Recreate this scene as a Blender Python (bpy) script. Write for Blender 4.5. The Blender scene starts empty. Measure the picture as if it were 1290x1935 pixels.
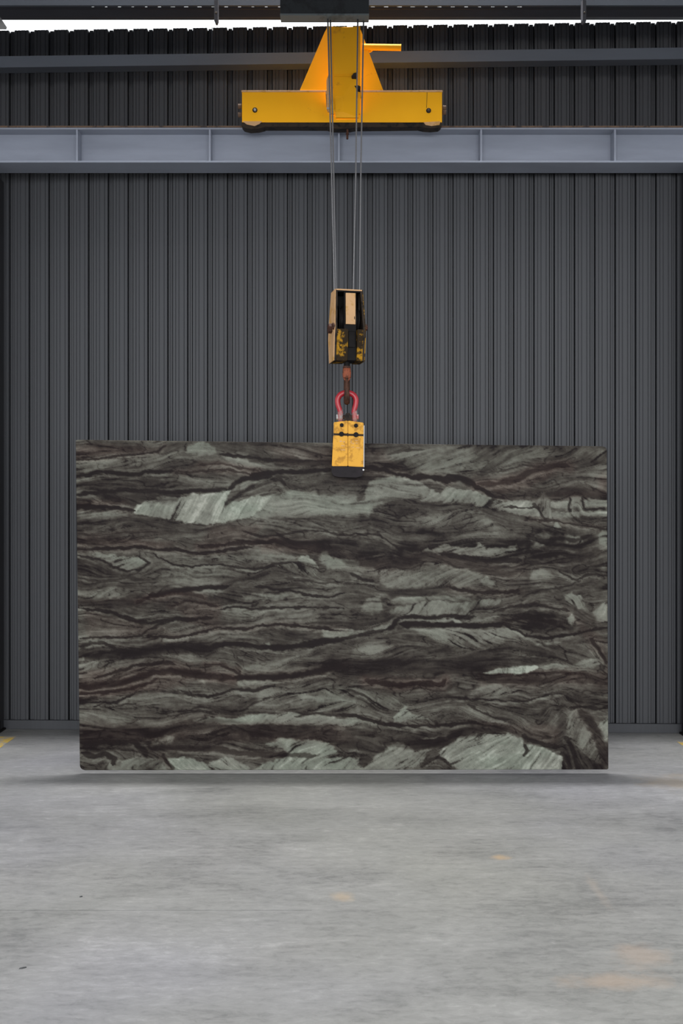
import bpy, bmesh, math, random
import numpy as np
from mathutils import Vector, Matrix

# ------------------------------------------------------------------ camera, sky, lights, exposure
F = 1900.0                      # focal length in pixels of the 1290 x 1935 frame
CAM_H = 1.6
sc = bpy.context.scene
C = sc.collection
cam_d = bpy.data.cameras.new('camera')
cam_d.sensor_fit = 'HORIZONTAL'
cam_d.sensor_width = 36.0
cam_d.lens = 36.0 * F / 1290.0
cam_d.clip_end = 200
cam = bpy.data.objects.new('camera', cam_d)
C.objects.link(cam)
cam.location = (0, 0, CAM_H)
cam.rotation_euler = (math.pi / 2, 0, 0)
sc.camera = cam

world = bpy.data.worlds.new('overcast_sky')
sc.world = world
world.use_nodes = True
world.node_tree.nodes['Background'].inputs[0].default_value = (0.93, 0.97, 1.0, 1)
world.node_tree.nodes['Background'].inputs[1].default_value = 1.2


def area(name, loc, sx, sy, power, col=(1, 1, 1), rot=(0, 0, 0)):
    l = bpy.data.lights.new(name, 'AREA')
    l.shape = 'RECTANGLE'
    l.size, l.size_y, l.energy, l.color = sx, sy, power, col
    o = bpy.data.objects.new(name, l)
    C.objects.link(o)
    o.location = loc
    o.rotation_euler = rot
    return o


area('added_overhead_strip', (0.1, 6.90, 8.9), 3.8, 0.40, 520)      # lamp added overhead so the slab shades the floor in front
area('added_overhead_fill', (0, 0.3, 8.9), 9.0, 5.0, 235, (1.0, 0.985, 0.96))  # lamp added above to brighten the floor
area('added_front_fill', (0, -7.0, 2.3), 9.0, 4.4, 620, (0.97, 0.985, 1.0), (math.pi / 2, 0, 0))  # lamp added behind the camera as low front light

sc.view_settings.view_transform = 'Standard'
sc.view_settings.look = 'None'
sc.view_settings.gamma = 1.0
sc.view_settings.use_curve_mapping = False
sc.view_settings.exposure = 0.5

# ------------------------------------------------------------------ helpers


def P(px, py, d):
    """point at depth d seen at photograph pixel (px, py)"""
    return Vector(((px - 645.0) / F * d, d, CAM_H - (py - 967.5) / F * d))


def obj(name, bm, mat, parent=None, smooth=False):
    me = bpy.data.meshes.new(name)
    bmesh.ops.recalc_face_normals(bm, faces=bm.faces[:])
    bm.to_mesh(me)
    bm.free()
    if smooth:
        for p in me.polygons:
            p.use_smooth = True
    if mat:
        me.materials.append(mat)
    o = bpy.data.objects.new(name, me)
    C.objects.link(o)
    if parent:
        o.parent = parent
    return o


def tag(o, label=None, cat=None, group=None, kind=None):
    if label: o['label'] = label
    if cat: o['category'] = cat
    if group: o['group'] = group
    if kind: o['kind'] = kind
    return o


def thing(name, label, cat, loc=(0, 0, 0), rotz=0.0, group=None):
    o = bpy.data.objects.new(name, None)
    C.objects.link(o)
    o.location = loc
    o.rotation_euler = (0, 0, rotz)
    o.empty_display_size = 0.1
    return tag(o, label, cat, group)


def box(bm, x0, x1, y0, y1, z0, z1, bev=0.0):
    r = bmesh.ops.create_cube(bm, size=1.0)
    M = Matrix.Translation(((x0 + x1) / 2, (y0 + y1) / 2, (z0 + z1) / 2)) @ Matrix.Diagonal((x1 - x0, y1 - y0, z1 - z0, 1))
    bmesh.ops.transform(bm, matrix=M, verts=r['verts'])
    if bev > 0:
        es = list({e for v in r['verts'] for e in v.link_edges})
        bmesh.ops.bevel(bm, geom=es, offset=bev, segments=2, affect='EDGES', profile=0.5)
    return bm


def bx(x0, x1, y0, y1, z0, z1, bev=0.0):
    return box(bmesh.new(), x0, x1, y0, y1, z0, z1, bev)


def loft(bm, front, back):
    """closed prism between two matching point loops"""
    a = [bm.verts.new(p) for p in front]
    b = [bm.verts.new(p) for p in back]
    n = len(a)
    bm.faces.new(a)
    bm.faces.new(b[::-1])
    for i in range(n):
        bm.faces.new((a[i], b[i], b[(i + 1) % n], a[(i + 1) % n]))
    return bm


def plate(pts, d, t, o=Vector((0, 0, 0)), bev=0.0):
    """outline given in photograph pixels at depth d, real thickness t away from the viewer"""
    bm = bmesh.new()
    f = [P(x, y, d) - o for x, y in pts]
    loft(bm, f, [p + Vector((0, t, 0)) for p in f])
    if bev:
        bmesh.ops.bevel(bm, geom=bm.edges[:], offset=bev, segments=2, affect='EDGES', profile=0.5)
    return bm


def tube(bm, pts, rad, seg=10, caps=True):
    pts = [Vector(p) for p in pts]
    n = len(pts)
    rads = rad if isinstance(rad, (list, tuple)) else [rad] * n
    rings = []
    up = None
    for i, p in enumerate(pts):
        t = (pts[min(i + 1, n - 1)] - pts[max(i - 1, 0)]).normalized()
        if up is None:
            up = Vector((0, 1, 0)) if abs(t.y) < 0.9 else Vector((1, 0, 0))
        s = t.cross(up).normalized()
        up = s.cross(t).normalized()
        rings.append([bm.verts.new(p + (s * math.cos(a) + up * math.sin(a)) * rads[i]) for a in [2 * math.pi * k / seg for k in range(seg)]])
    for i in range(n - 1):
        for k in range(seg):
            bm.faces.new((rings[i][k], rings[i][(k + 1) % seg], rings[i + 1][(k + 1) % seg], rings[i + 1][k]))
    if caps:
        bm.faces.new(rings[0][::-1])
        bm.faces.new(rings[-1])
    return bm


def smooth_path(pts, n=6):
    pts = [Vector(p) for p in pts]
    out = []
    for i in range(len(pts) - 1):
        p0, p1, p2, p3 = pts[max(i - 1, 0)], pts[i], pts[i + 1], pts[min(i + 2, len(pts) - 1)]
        for k in range(n):
            t = k / n
            out.append(0.5 * ((2 * p1) + (p2 - p0) * t + (2 * p0 - 5 * p1 + 4 * p2 - p3) * t * t + (3 * p1 - p0 - 3 * p2 + p3) * t ** 3))
    out.append(pts[-1])
    return out


def disc(bm, c, axis, r, h, seg=20):
    """cylinder of radius r, height h centred at c along axis, with a chamfered rim"""
    c = Vector(c); a = Vector(axis).normalized()
    ch = min(r, h) * 0.12
    prof = [(0.0, -h / 2), (r - ch, -h / 2), (r, -h / 2 + ch), (r, h / 2 - ch), (r - ch, h / 2), (0.0, h / 2)]
    u = a.orthogonal().normalized(); w = a.cross(u)
    rings = []
    for rr, z in prof:
        if rr == 0:
            rings.append([bm.verts.new(c + a * z)])
        else:
            rings.append([bm.verts.new(c + a * z + (u * math.cos(t) + w * math.sin(t)) * rr) for t in [2 * math.pi * k / seg for k in range(seg)]])
    for i in range(len(rings) - 1):
        A, B = rings[i], rings[i + 1]
        for k in range(seg):
            k2 = (k + 1) % seg
            if len(A) == 1: bm.faces.new((A[0], B[k], B[k2]))
            elif len(B) == 1: bm.faces.new((A[k], B[0], A[k2]))
            else: bm.faces.new((A[k], B[k], B[k2], A[k2]))
    return bm


# ------------------------------------------------------------------ materials


def srgb(r, g, b):
    f = lambda c: (c / 255 / 12.92) if c / 255 <= 0.04045 else ((c / 255 + 0.055) / 1.055) ** 2.4
    return (f(r), f(g), f(b), 1)


class NT:
    def __init__(s, name):
        s.m = bpy.data.materials.new(name)
        s.m.use_nodes = True
        s.t = s.m.node_tree
        s.b = s.t.nodes['Principled BSDF']

    def n(s, typ, **kw):
        nd = s.t.nodes.new(typ)
        for k, v in kw.items():
            setattr(nd, k, v)
        return nd

    def l(s, a, b):
        s.t.links.new(a, b)

    def coords(s, scale=(1, 1, 1)):
        tc = s.n('ShaderNodeTexCoord'); mp = s.n('ShaderNodeMapping')
        s.l(tc.outputs['Object'], mp.inputs[0])
        mp.inputs['Scale'].default_value = scale
        return mp.outputs[0]

    def noise(s, vec, scale, detail=4, rough=0.55, dist=0.0):
        nd = s.n('ShaderNodeTexNoise')
        s.l(vec, nd.inputs['Vector'])
        nd.inputs['Scale'].default_value = scale
        nd.inputs['Detail'].default_value = detail
        nd.inputs['Roughness'].default_value = rough
        nd.inputs['Distortion'].default_value = dist
        return nd.outputs[0]

    def ramp(s, fac, stops):
        r = s.n('ShaderNodeValToRGB')
        s.l(fac, r.inputs[0])
        e = r.color_ramp.elements
        while len(e) < len(stops): e.new(0.5)
        for i, (p, c) in enumerate(stops):
            e[i].position = p
            e[i].color = c if len(c) == 4 else (*c, 1)
        return r.outputs[0]

    def mix(s, fac, a, b, mode='MIX'):
        m = s.n('ShaderNodeMix', data_type='RGBA', blend_type=mode)
        for sock, v in ((m.inputs[0], fac), (m.inputs[6], a), (m.inputs[7], b)):
            if isinstance(v, (int, float)): sock.default_value = v
            elif isinstance(v, tuple): sock.default_value = v
            else: s.l(v, sock)
        return m.outputs[2]

    def math(s, op, a, b=0.0, clamp=False):
        m = s.n('ShaderNodeMath', operation=op, use_clamp=clamp)
        for sock, v in ((m.inputs[0], a), (m.inputs[1], b)):
            if isinstance(v, (int, float)): sock.default_value = v
            else: s.l(v, sock)
        return m.outputs[0]

    def bump(s, h, strength=0.2, dist=0.01):
        b = s.n('ShaderNodeBump')
        b.inputs['Strength'].default_value = strength
        b.inputs['Distance'].default_value = dist
        s.l(h, b.inputs['Height'])
        s.l(b.outputs[0], s.b.inputs['Normal'])


def painted(name, col, rough=0.45, metal=0.0, var=0.12, scale=6.0, stretch=(1, 1, 1), spec=0.5):
    t = NT(name)
    v = t.coords(stretch)
    n = t.noise(v, scale, 5, 0.6)
    lo = tuple(c * (1 - var) for c in col[:3]) + (1,)
    hi = tuple(min(1, c * (1 + var)) for c in col[:3]) + (1,)
    t.l(t.ramp(n, [(0.3, lo), (0.7, hi)]), t.b.inputs['Base Color'])
    t.b.inputs['Roughness'].default_value = rough
    t.b.inputs['Metallic'].default_value = metal
    t.b.inputs['Specular IOR Level'].default_value = spec
    return t.m


def worn(name, col, dirt, amount=0.45, scale=9.0, rough=0.45, fine=45.0, spec=0.4):
    """paint with worn and dirty patches of their own shape"""
    t = NT(name)
    v = t.coords()
    big = t.noise(v, scale, 6, 0.65, 0.4)
    sm = t.noise(v, fine, 5, 0.7)
    var = t.noise(v, scale * 0.35, 3)
    base = t.mix(var, tuple(c * 0.86 for c in col[:3]) + (1,), tuple(min(1, c * 1.12) for c in col[:3]) + (1,))
    m = t.math('ADD', t.math('MULTIPLY', big, 0.75), t.math('MULTIPLY', sm, 0.25))
    k = t.ramp(m, [(0.36 + 0.25 * amount - 0.06, (1, 1, 1, 1)), (0.36 + 0.25 * amount + 0.02, (0, 0, 0, 1))])
    t.l(t.mix(k, base, dirt), t.b.inputs['Base Color'])
    t.b.inputs['Roughness'].default_value = rough
    t.b.inputs['Specular IOR Level'].default_value = spec
    t.bump(sm, 0.08, 0.003)
    return t.m


M = {}
M['clad'] = painted('charcoal_cladding_paint', (0.0438, 0.0453, 0.0511), 0.5, 0, 0.10, 1.2, (60, 60, 0.25), 0.35)
M['steel'] = painted('grey_blue_steel_paint', (0.2624, 0.2842, 0.3456), 0.42, 0.0, 0.10, 3.0, (0.6, 1, 3), 0.5)
M['steel_girt'] = painted('girt_steel_paint', (0.0950, 0.1087, 0.1353), 0.5, 0, 0.08, 3.0, (0.5, 1, 3), 0.4)
M['steel_dark'] = painted('dark_purlin_paint', (0.0638, 0.0638, 0.0750), 0.55, 0, 0.1, 3.0, (0.5, 1, 3), 0.3)
M['column'] = painted('dark_column_paint', (0.0165, 0.0165, 0.0195), 0.6, 0, 0.15, 4)
M['rust'] = worn('rusty_edge', (0.1200, 0.0750, 0.0488, 1), (0.0375, 0.0263, 0.0225, 1), 0.5, 12, 0.8)
M['yellow'] = worn('yellow_crane_paint', (0.97, 0.43, 0.005, 1), (0.60, 0.24, 0.015, 1), 0.12, 5, 0.5, 45, 0.2)
M['yellow_clamp'] = worn('orange_yellow_clamp_paint', (0.7020, 0.3588, 0.0507, 1), (0.4290, 0.2028, 0.0312, 1), 0.46, 16, 0.55, 70, 0.1)
M['yellow_dirty'] = worn('grimy_yellow_paint', (0.36, 0.18, 0.010, 1), (0.022, 0.013, 0.005, 1), 0.80, 17, 0.6, 70, 0.1)
M['tan'] = worn('tan_primer', (0.5456, 0.3168, 0.1496, 1), (0.4400, 0.2288, 0.0528, 1), 0.42, 16, 0.55, 60)
M['grease'] = painted('black_grease', (0.007, 0.006, 0.006), 0.6, 0, 0.3, 30, (1, 1, 1), 0.12)
M['grime'] = worn('dark_oily_grime', (0.035, 0.025, 0.018, 1), (0.012, 0.010, 0.009, 1), 0.5, 14, 0.65, 45, 0.12)
M['hook'] = worn('rust_brown_hook', (0.0723, 0.0298, 0.0187, 1), (0.0298, 0.0153, 0.0110, 1), 0.5, 30, 0.55, 90, 0.15)
M['hook_red'] = worn('red_oxide', (0.2720, 0.0800, 0.0440, 1), (0.0800, 0.0360, 0.0240, 1), 0.45, 40, 0.65, 120, 0.12)
M['red'] = worn('red_shackle_paint', (0.3680, 0.0176, 0.0280, 1), (0.2000, 0.0160, 0.0240, 1), 0.3, 30, 0.35, 90, 0.5)
M['pink'] = worn('worn_pink_shackle_ear', (0.3570, 0.1020, 0.1020, 1), (0.2720, 0.2295, 0.2210, 1), 0.55, 40, 0.5, 120)
M['cable'] = painted('wire_rope_steel', (0.1600, 0.1560, 0.1600), 0.38, 0.5, 0.25, 220, (1, 1, 1), 0.5)
M['rubber'] = painted('black_rubber', (0.014, 0.011, 0.013), 0.6, 0, 0.25, 30, (1, 1, 1), 0.15)
M['bolt'] = painted('dark_bolt_steel', (0.10, 0.085, 0.07), 0.4, 0.6, 0.3, 80)
M['pale_steel'] = painted('pale_galvanised_steel', (0.3750, 0.3750, 0.3750), 0.45, 0.2, 0.15, 20)
M['hoist'] = worn('green_grey_hoist_lit', (0.1950, 0.2250, 0.2250, 1), (0.1050, 0.1237, 0.1237, 1), 0.4, 6, 0.4)  # lighter tone for the underside: floor bounce painted in
M['hoist_shaded'] = worn('hoist_steel_shaded', (0.0375, 0.0435, 0.0465, 1), (0.0225, 0.0255, 0.0270, 1), 0.5, 6, 0.5)  # darker tone of the hoist steel: shade painted into the upright plates
M['roof'] = painted('roof_lining', (0.1920, 0.1960, 0.2080), 0.7, 0, 0.05, 2)
M['line'] = worn('worn_yellow_floor_paint', (0.4650, 0.3225, 0.0750, 1), (0.2850, 0.2625, 0.2250, 1), 0.62, 9, 0.6, 40)
M['chip'] = painted('dark_scrap', (0.03, 0.03, 0.032), 0.5, 0, 0.3, 200)

# translucent eave sheet: white sheet lit through by the sky
t = NT('translucent_white_sheet')
tr = t.n('ShaderNodeBsdfTranslucent')
tr.inputs[0].default_value = (0.93, 0.94, 0.92, 1)
t.l(tr.outputs[0], t.t.nodes['Material Output'].inputs[0])
M['sheet'] = t.m


def floor_material():
    t = NT('polished_concrete')
    co = t.coords()
    co_s = t.coords((0.6, 1.4, 1))
    big = t.noise(co, 0.55, 5, 0.6, 0.6)
    mid = t.noise(co_s, 2.6, 7, 0.65, 0.8)
    fine = t.noise(co_s, 24.0, 8, 0.75, 0.5)
    streak = t.noise(t.coords((0.5, 9.0, 1)), 3.0, 4, 0.6)
    a = t.math('ADD', t.math('MULTIPLY', big, 0.30), t.math('MULTIPLY', mid, 0.28))
    a = t.math('ADD', a, t.math('MULTIPLY', fine, 0.40))
    a = t.math('ADD', a, t.math('MULTIPLY', streak, 0.08))
    a = t.math('SUBTRACT', a, 0.045)
    base = t.ramp(a, [(0.38, (0.150, 0.150, 0.146, 1)), (0.47, (0.219, 0.218, 0.210, 1)), (0.53, (0.252, 0.250, 0.241, 1)), (0.62, (0.336, 0.332, 0.321, 1))])
    # cool and warm clouds in the cement
    hue = t.noise(co, 0.32, 3, 0.5)
    tint = t.ramp(hue, [(0.38, (0.965, 0.965, 1.05, 1)), (0.50, (1, 1, 1, 1)), (0.62, (1.0, 1.0, 0.96, 1))])
    col = t.mix(1.0, base, tint, 'MULTIPLY')
    # pale trowel flecks
    fl = t.noise(t.coords((0.6, 1.3, 1)), 30.0, 6, 0.75, 1.2)
    col = t.mix(t.math('MULTIPLY', t.ramp(fl, [(0.60, (0, 0, 0, 1)), (0.72, (1, 1, 1, 1))]), 0.38), col, (0.380, 0.372, 0.358, 1))
    # dark scuffs
    sf = t.noise(t.coords((1.0, 2.2, 1)), 5.0, 8, 0.7, 1.5)
    col = t.mix(t.math('MULTIPLY', t.ramp(sf, [(0.60, (0, 0, 0, 1)), (0.76, (1, 1, 1, 1))]), 0.35), col, (0.146, 0.146, 0.150, 1))
    # rust-coloured stains, each with a place and a shape of its own
    tc = t.n('ShaderNodeTexCoord')
    warp = t.noise(co, 7.0, 5, 0.7)
    for (sx, sy, rx, ry, k, c) in ((0.735, 4.655, 0.055, 0.045, 0.55, (0.438, 0.292, 0.146, 1)), (0.0, 4.18, 0.06, 0.07, 0.40, (0.423, 0.307, 0.182, 1)),
                                   (0.93, 3.42, 0.22, 0.07, 0.45, (0.380, 0.285, 0.212, 1)), (1.08, 3.62, 0.12, 0.13, 0.32, (0.380, 0.277, 0.204, 1)),
                                   (2.0, 5.95, 0.28, 0.25, 0.38, (0.292, 0.226, 0.146, 1)), (1.08, 4.25, 0.03, 0.22, 0.25, (0.402, 0.329, 0.263, 1))):
        d = t.n('ShaderNodeVectorMath', operation='SUBTRACT')
        t.l(tc.outputs['Object'], d.inputs[0]); d.inputs[1].default_value = (sx, sy, 0)
        s2 = t.n('ShaderNodeVectorMath', operation='MULTIPLY')
        t.l(d.outputs[0], s2.inputs[0]); s2.inputs[1].default_value = (1 / rx, 1 / ry, 0)
        ln = t.n('ShaderNodeVectorMath', operation='LENGTH')
        t.l(s2.outputs[0], ln.inputs[0])
        dist = t.math('ADD', ln.outputs['Value'], t.math('MULTIPLY', t.math('SUBTRACT', warp, 0.5), 2.2))
        k_ = t.math('MULTIPLY', t.ramp(dist, [(0.25, (1, 1, 1, 1)), (1.0, (0, 0, 0, 1))]), k)
        col = t.mix(k_, col, c)
    t.l(col, t.b.inputs['Base Color'])
    t.l(t.ramp(mid, [(0.3, (0.46, 0.46, 0.46, 1)), (0.7, (0.62, 0.62, 0.62, 1))]), t.b.inputs['Roughness'])
    t.b.inputs['Specular IOR Level'].default_value = 0.35
    t.bump(fine, 0.10, 0.004)
    return t.m


M['floor'] = floor_material()

# ------------------------------------------------------------------ the hall: floor
JY = F * CAM_H / 752.5          # saw-cut joint, depth from the camera
bm = bmesh.new()
XL, XR, Y0, Y1, JX, g, dp = -14, 14, -12, 7.75, -0.12, 0.0018, 0.006


def quad(bm, pts):
    bm.faces.new([bm.verts.new(p) for p in pts])


quad(bm, [(XL, Y0, 0), (XR, Y0, 0), (XR, JY - g, 0), (XL, JY - g, 0)])
quad(bm, [(XL, JY + g, 0), (XR, JY + g, 0), (XR, Y1, 0), (XL, Y1, 0)])
quad(bm, [(JX, JY - g, 0), (XR, JY - g, 0), (XR, JY + g, 0), (JX, JY + g, 0)])
quad(bm, [(XL, JY - g, -dp), (JX, JY - g, -dp), (JX, JY + g, -dp), (XL, JY + g, -dp)])
quad(bm, [(XL, JY - g, 0), (JX, JY - g, 0), (JX, JY - g, -dp), (XL, JY - g, -dp)])
quad(bm, [(XL, JY + g, -dp), (JX, JY + g, -dp), (JX, JY + g, 0), (XL, JY + g, 0)])
quad(bm, [(JX, JY - g, 0), (JX, JY + g, 0), (JX, JY + g, -dp), (JX, JY - g, -dp)])
quad(bm, [(XL, Y0, -0.2), (XL, Y1, -0.2), (XR, Y1, -0.2), (XR, Y0, -0.2)])
bmesh.ops.remove_doubles(bm, verts=bm.verts[:], dist=1e-5)
floor = tag(obj('floor', bm, M['floor']), kind='structure')

for (x0, x1, y0, y1) in ((-2.52, -2.315, 6.25, 7.16), (2.335, 2.50, 6.66, 7.0)):
    obj('painted_line', bx(x0, x1, y0, y1, -0.002, 0.0012), M['line'], floor)

# ------------------------------------------------------------------ the hall: back wall of trapezoidal cladding
WALL_Y, YAW = 7.37, -0.028
wall = thing('wall_back', None, None, (0, WALL_Y, 0), math.atan(YAW))
wall['kind'] = 'structure'
for k in ('label', 'category'):
    if k in wall: del wall[k]
PITCH, WTOP = 0.1472, 5.163
SV, NW = 0.1035, 0.0075
prof = [(0.0, 0.0)]
for c in (0.021, 0.045, 0.083):
    prof += [(c - 0.0035, 0.0), (c - 0.001, 0.004), (c + 0.001, 0.004), (c + 0.0035, 0.0)]
prof += [(SV, 0.0), (SV + 0.002, 0.045), (SV + NW, 0.045), (SV + NW + 0.001, 0.020), (SV + 0.019, 0.020), (SV + 0.021, 0.018), (SV + 0.023, 0.020),
         (PITCH - NW - 0.001, 0.020), (PITCH - NW, 0.045), (PITCH - 0.002, 0.045), (PITCH, 0.0), (PITCH, 0.075), (0.0, 0.075)]
bm = bmesh.new()
loft(bm, [(x, y, 0.0) for x, y in prof], [(x, y, WTOP) for x, y in prof])
first = obj('panel', bm, M['clad'], wall)
x_first = (54 - 645) / F * 7.43 - (SV + 0.004)
for k in range(-16, 52):
    o = first if k == -16 else first.copy()
    if k != -16:
        C.objects.link(o)
    o.parent = wall
    o.location = (x_first + k * PITCH, 0, 0)

bb = obj('baseboard_back', bx(-4.6, 4.9, -0.03, -0.001, 0, 0.066, 0.003), M['clad'])
bb.location = (0, WALL_Y, 0); bb.rotation_euler.z = math.atan(YAW)
tag(bb, kind='structure')

# upper wall above the light gap, roof
tag(obj('wall_upper', bx(-8, 8, 7.125, 7.16, 5.24, 9.2), M['clad']), kind='structure')
tag(obj('ceiling', bx(-14, 14, -12, 7.16, 9.1, 9.25), M['roof']), kind='structure')

# unseen deep girder added to keep light off the upper wall (its underside is above the upper edge of the picture)
bm = bmesh.new()
box(bm, -9, 9, 4.32, 4.58, 4.11, 6.4, 0.01)
box(bm, -9, 9, 4.25, 4.65, 6.4, 6.46, 0.005)
box(bm, -9, 9, 4.25, 4.65, 4.08, 4.11, 0.005)
tag(obj('added_shade_girder', bm, M['steel_dark']), kind='structure')
# ------------------------------------------------------------------ steelwork on the wall
# girt across the upper cladding (a C section, open below)
gz1, gz0 = P(0, 98, 7.27).z, P(0, 119.5, 7.27).z
gt = thing('wall_girt', 'slim grey-blue steel rail running across the dark cladding above the runway beam', 'rail', (0, 7.37, gz0), math.atan(YAW))
obj('web', bx(-4.5, 4.5, -0.10, -0.094, 0, gz1 - gz0), M['steel_girt'], gt)
obj('flange', bx(-4.5, 4.5, -0.094, -0.004, gz1 - gz0 - 0.006, gz1 - gz0), M['steel_girt'], gt)
obj('flange', bx(-4.5, 4.5, -0.094, -0.004, 0, 0.006), M['steel_girt'], gt)

# crane runway beam
by0, by1, byw = 6.995, 7.215, 7.105
zt = P(0, 241, by0).z
zb = P(0, 307, by0).z
tf, bw = 0.012, 4.3
rb = thing('runway_beam', 'long grey-blue I-beam with web stiffeners under the yellow crane carriage', 'beam', (0, 0, zb))
obj('bottom_flange', bx(-bw, bw, by0, by1, 0, tf, 0.002), M['steel'], rb)
obj('top_flange', bx(-bw, bw, by0, by1, zt - zb - tf, zt - zb, 0.002), M['steel'], rb)
obj('web', bx(-bw, bw, byw - 0.006, byw + 0.006, tf, zt - zb - tf), M['steel'], rb)
tag(obj('cover_plate', bx(-bw, bw, by0 - 0.004, by1 - 0.03, zt - zb, zt - zb + 0.011), M['rust'], rb), 'rust-brown plate along the top flange')
tag(obj('crane_rail', bx(-bw, bw, byw - 0.025, byw + 0.025, zt - zb + 0.011, zt - zb + 0.046, 0.006), M['rust'], rb), 'rusty crane rail')
for px in (-362, -106, 145, 396, 640, 909, 1162, 1416, 1670):
    x = (px - 645) / F * by0
    obj('stiffener', bx(x - 0.006, x + 0.006, by0 + 0.004, byw - 0.006, tf, zt - zb - tf), M['steel'], rb)

# eave purlins above the light gap
az0 = P(0, 10, 7.1).z
pa = thing('eave_purlin', 'topmost grey-blue steel purlin at the upper edge of the picture', 'beam', (0, 7.1, az0))
obj('web', bx(-5, 5, 0, 0.006, 0, 0.20), M['steel_girt'], pa)
obj('lip', bx(-5, 5, 0.006, 0.02, 0, 0.005), M['steel_girt'], pa)
b0, b1 = P(0, 32, 7.28).z, P(0, 14, 7.28).z
pb = thing('eave_beam', 'dark steel beam right above the white strip of daylight', 'beam', (0, 7.28, b0))
obj('web', bx(-5, 5, 0, 0.006, 0, b1 - b0), M['steel_dark'], pb)
obj('flange', bx(-5, 5, 0.006, 0.045, 0, 0.006), M['steel_dark'], pb)
obj('flange', bx(-5, 5, 0.006, 0.045, b1 - b0 - 0.006, b1 - b0), M['steel_dark'], pb)
# foam closure between the two: solid blocks with small open slots that let the sky through
cz0, cz1 = P(0, 17.0, 7.2).z, P(0, 6, 7.2).z
s0, s1 = P(0, 13.2, 7.2).z, P(0, 10.9, 7.2).z
cl = thing('closure_strip', 'dark slotted strip with small dots of daylight between the eave beams', 'strip', (0, 7.2, cz0))
obj('lower_rail', bx(-5, 5, 0, 0.012, 0, s0 - cz0), M['steel_dark'], cl)
obj('upper_rail', bx(-5, 5, 0, 0.012, s1 - cz0, cz1 - cz0), M['steel_dark'], cl)
slots = [175 + 25.2 * k for k in range(33)]
random.seed(4)
edges = [-5.0]
for s in slots:
    w = 4.2 * random.uniform(0.55, 1.1)
    edges += [(s - w - 645) / F * 7.2, (s + w - 645) / F * 7.2]
edges.append(5.0)
for i in range(0, len(edges), 2):
    obj('filler_block', bx(edges[i], edges[i + 1], 0.0, 0.012, s0 - cz0, s1 - cz0), M['steel_dark'], cl)

# translucent sheet of the eave overhang outside
sh = thing('eave_sheet', 'white translucent roof sheet glowing in the daylight gap above the wall', 'roof sheet', (0, 7.53, 5.372))
bm = bmesh.new()
n = 66
ptsx = []
for i in range(n):
    x = -5 + i * 10 / n
    ptsx += [(x, 0.0), (x + 0.055, 0.0), (x + 0.07, 0.016), (x + 0.12, 0.016), (x + 0.135, 0.0)]
for (xa, za), (xb, zb_) in zip(ptsx[:-1], ptsx[1:]):
    quad(bm, [(xa, 0, za), (xb, 0, zb_), (xb, 0.165, zb_), (xa, 0.165, za)])
bmesh.ops.remove_doubles(bm, verts=bm.verts[:], dist=1e-5)
obj('corrugated_sheet', bm, M['sheet'], sh)

# purlin cleats hanging into the light gap
for px, w, lab in ((408, 7, 'small dark cleat hanging below the eave beam left of the crane carriage'), (1104, 7, 'small dark cleat hanging below the eave beam right of the crane carriage')):
    p = P(px, 44, 7.06)
    cle = thing('beam_cleat', lab, 'bracket', p, 0.25 if px > 645 else -0.1, 'cleats on the eave beam')
    h = P(0, 0, 7.06).z - p.z
    hw = w / 2 / F * 7.06
    bm = bmesh.new()
    loft(bm, [(-hw, 0, 0.02), (-hw * 0.4, 0, 0.0), (hw * 0.4, 0, 0.0), (hw, 0, 0.02), (hw, 0, h), (-hw, 0, h)],
         [(-hw, 0.03, 0.02), (-hw * 0.4, 0.03, 0.0), (hw * 0.4, 0.03, 0.0), (hw, 0.03, 0.02), (hw, 0.03, h), (-hw, 0.03, h)])
    obj('plate', bm, M['steel_dark'], cle)
    bm = bmesh.new(); disc(bm, (0, -0.003, h * 0.45), (0, 1, 0), hw * 0.55, 0.008, 10)
    obj('bolt', bm, M['bolt'], cle)
# thin conduit down the cladding
bm = tube(bmesh.new(), [P(400.5, 52, 7.36), P(400.5, 98, 7.36)], 0.0022, 6)
tag(obj('thin_conduit', bm, M['steel_girt']), 'thin grey conduit on the cladding above the girt left of the crane carriage', 'conduit')

# pale bracket at the upper left corner
o_ = P(4, 52, 7.2)
eb = thing('corner_bracket', 'pale steel bracket at the upper left corner of the wall', 'bracket', o_)
obj('arm', plate([(-18, 26), (-2, 29), (12, 50), (11, 54), (-18, 54)], 7.2, 0.012, o_), M['pale_steel'], eb)
bm = bmesh.new(); disc(bm, P(-6, 46, 7.197) - o_, (0, 1, 0), 0.007, 0.01, 10)
obj('bolt', bm, M['bolt'], eb)

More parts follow.
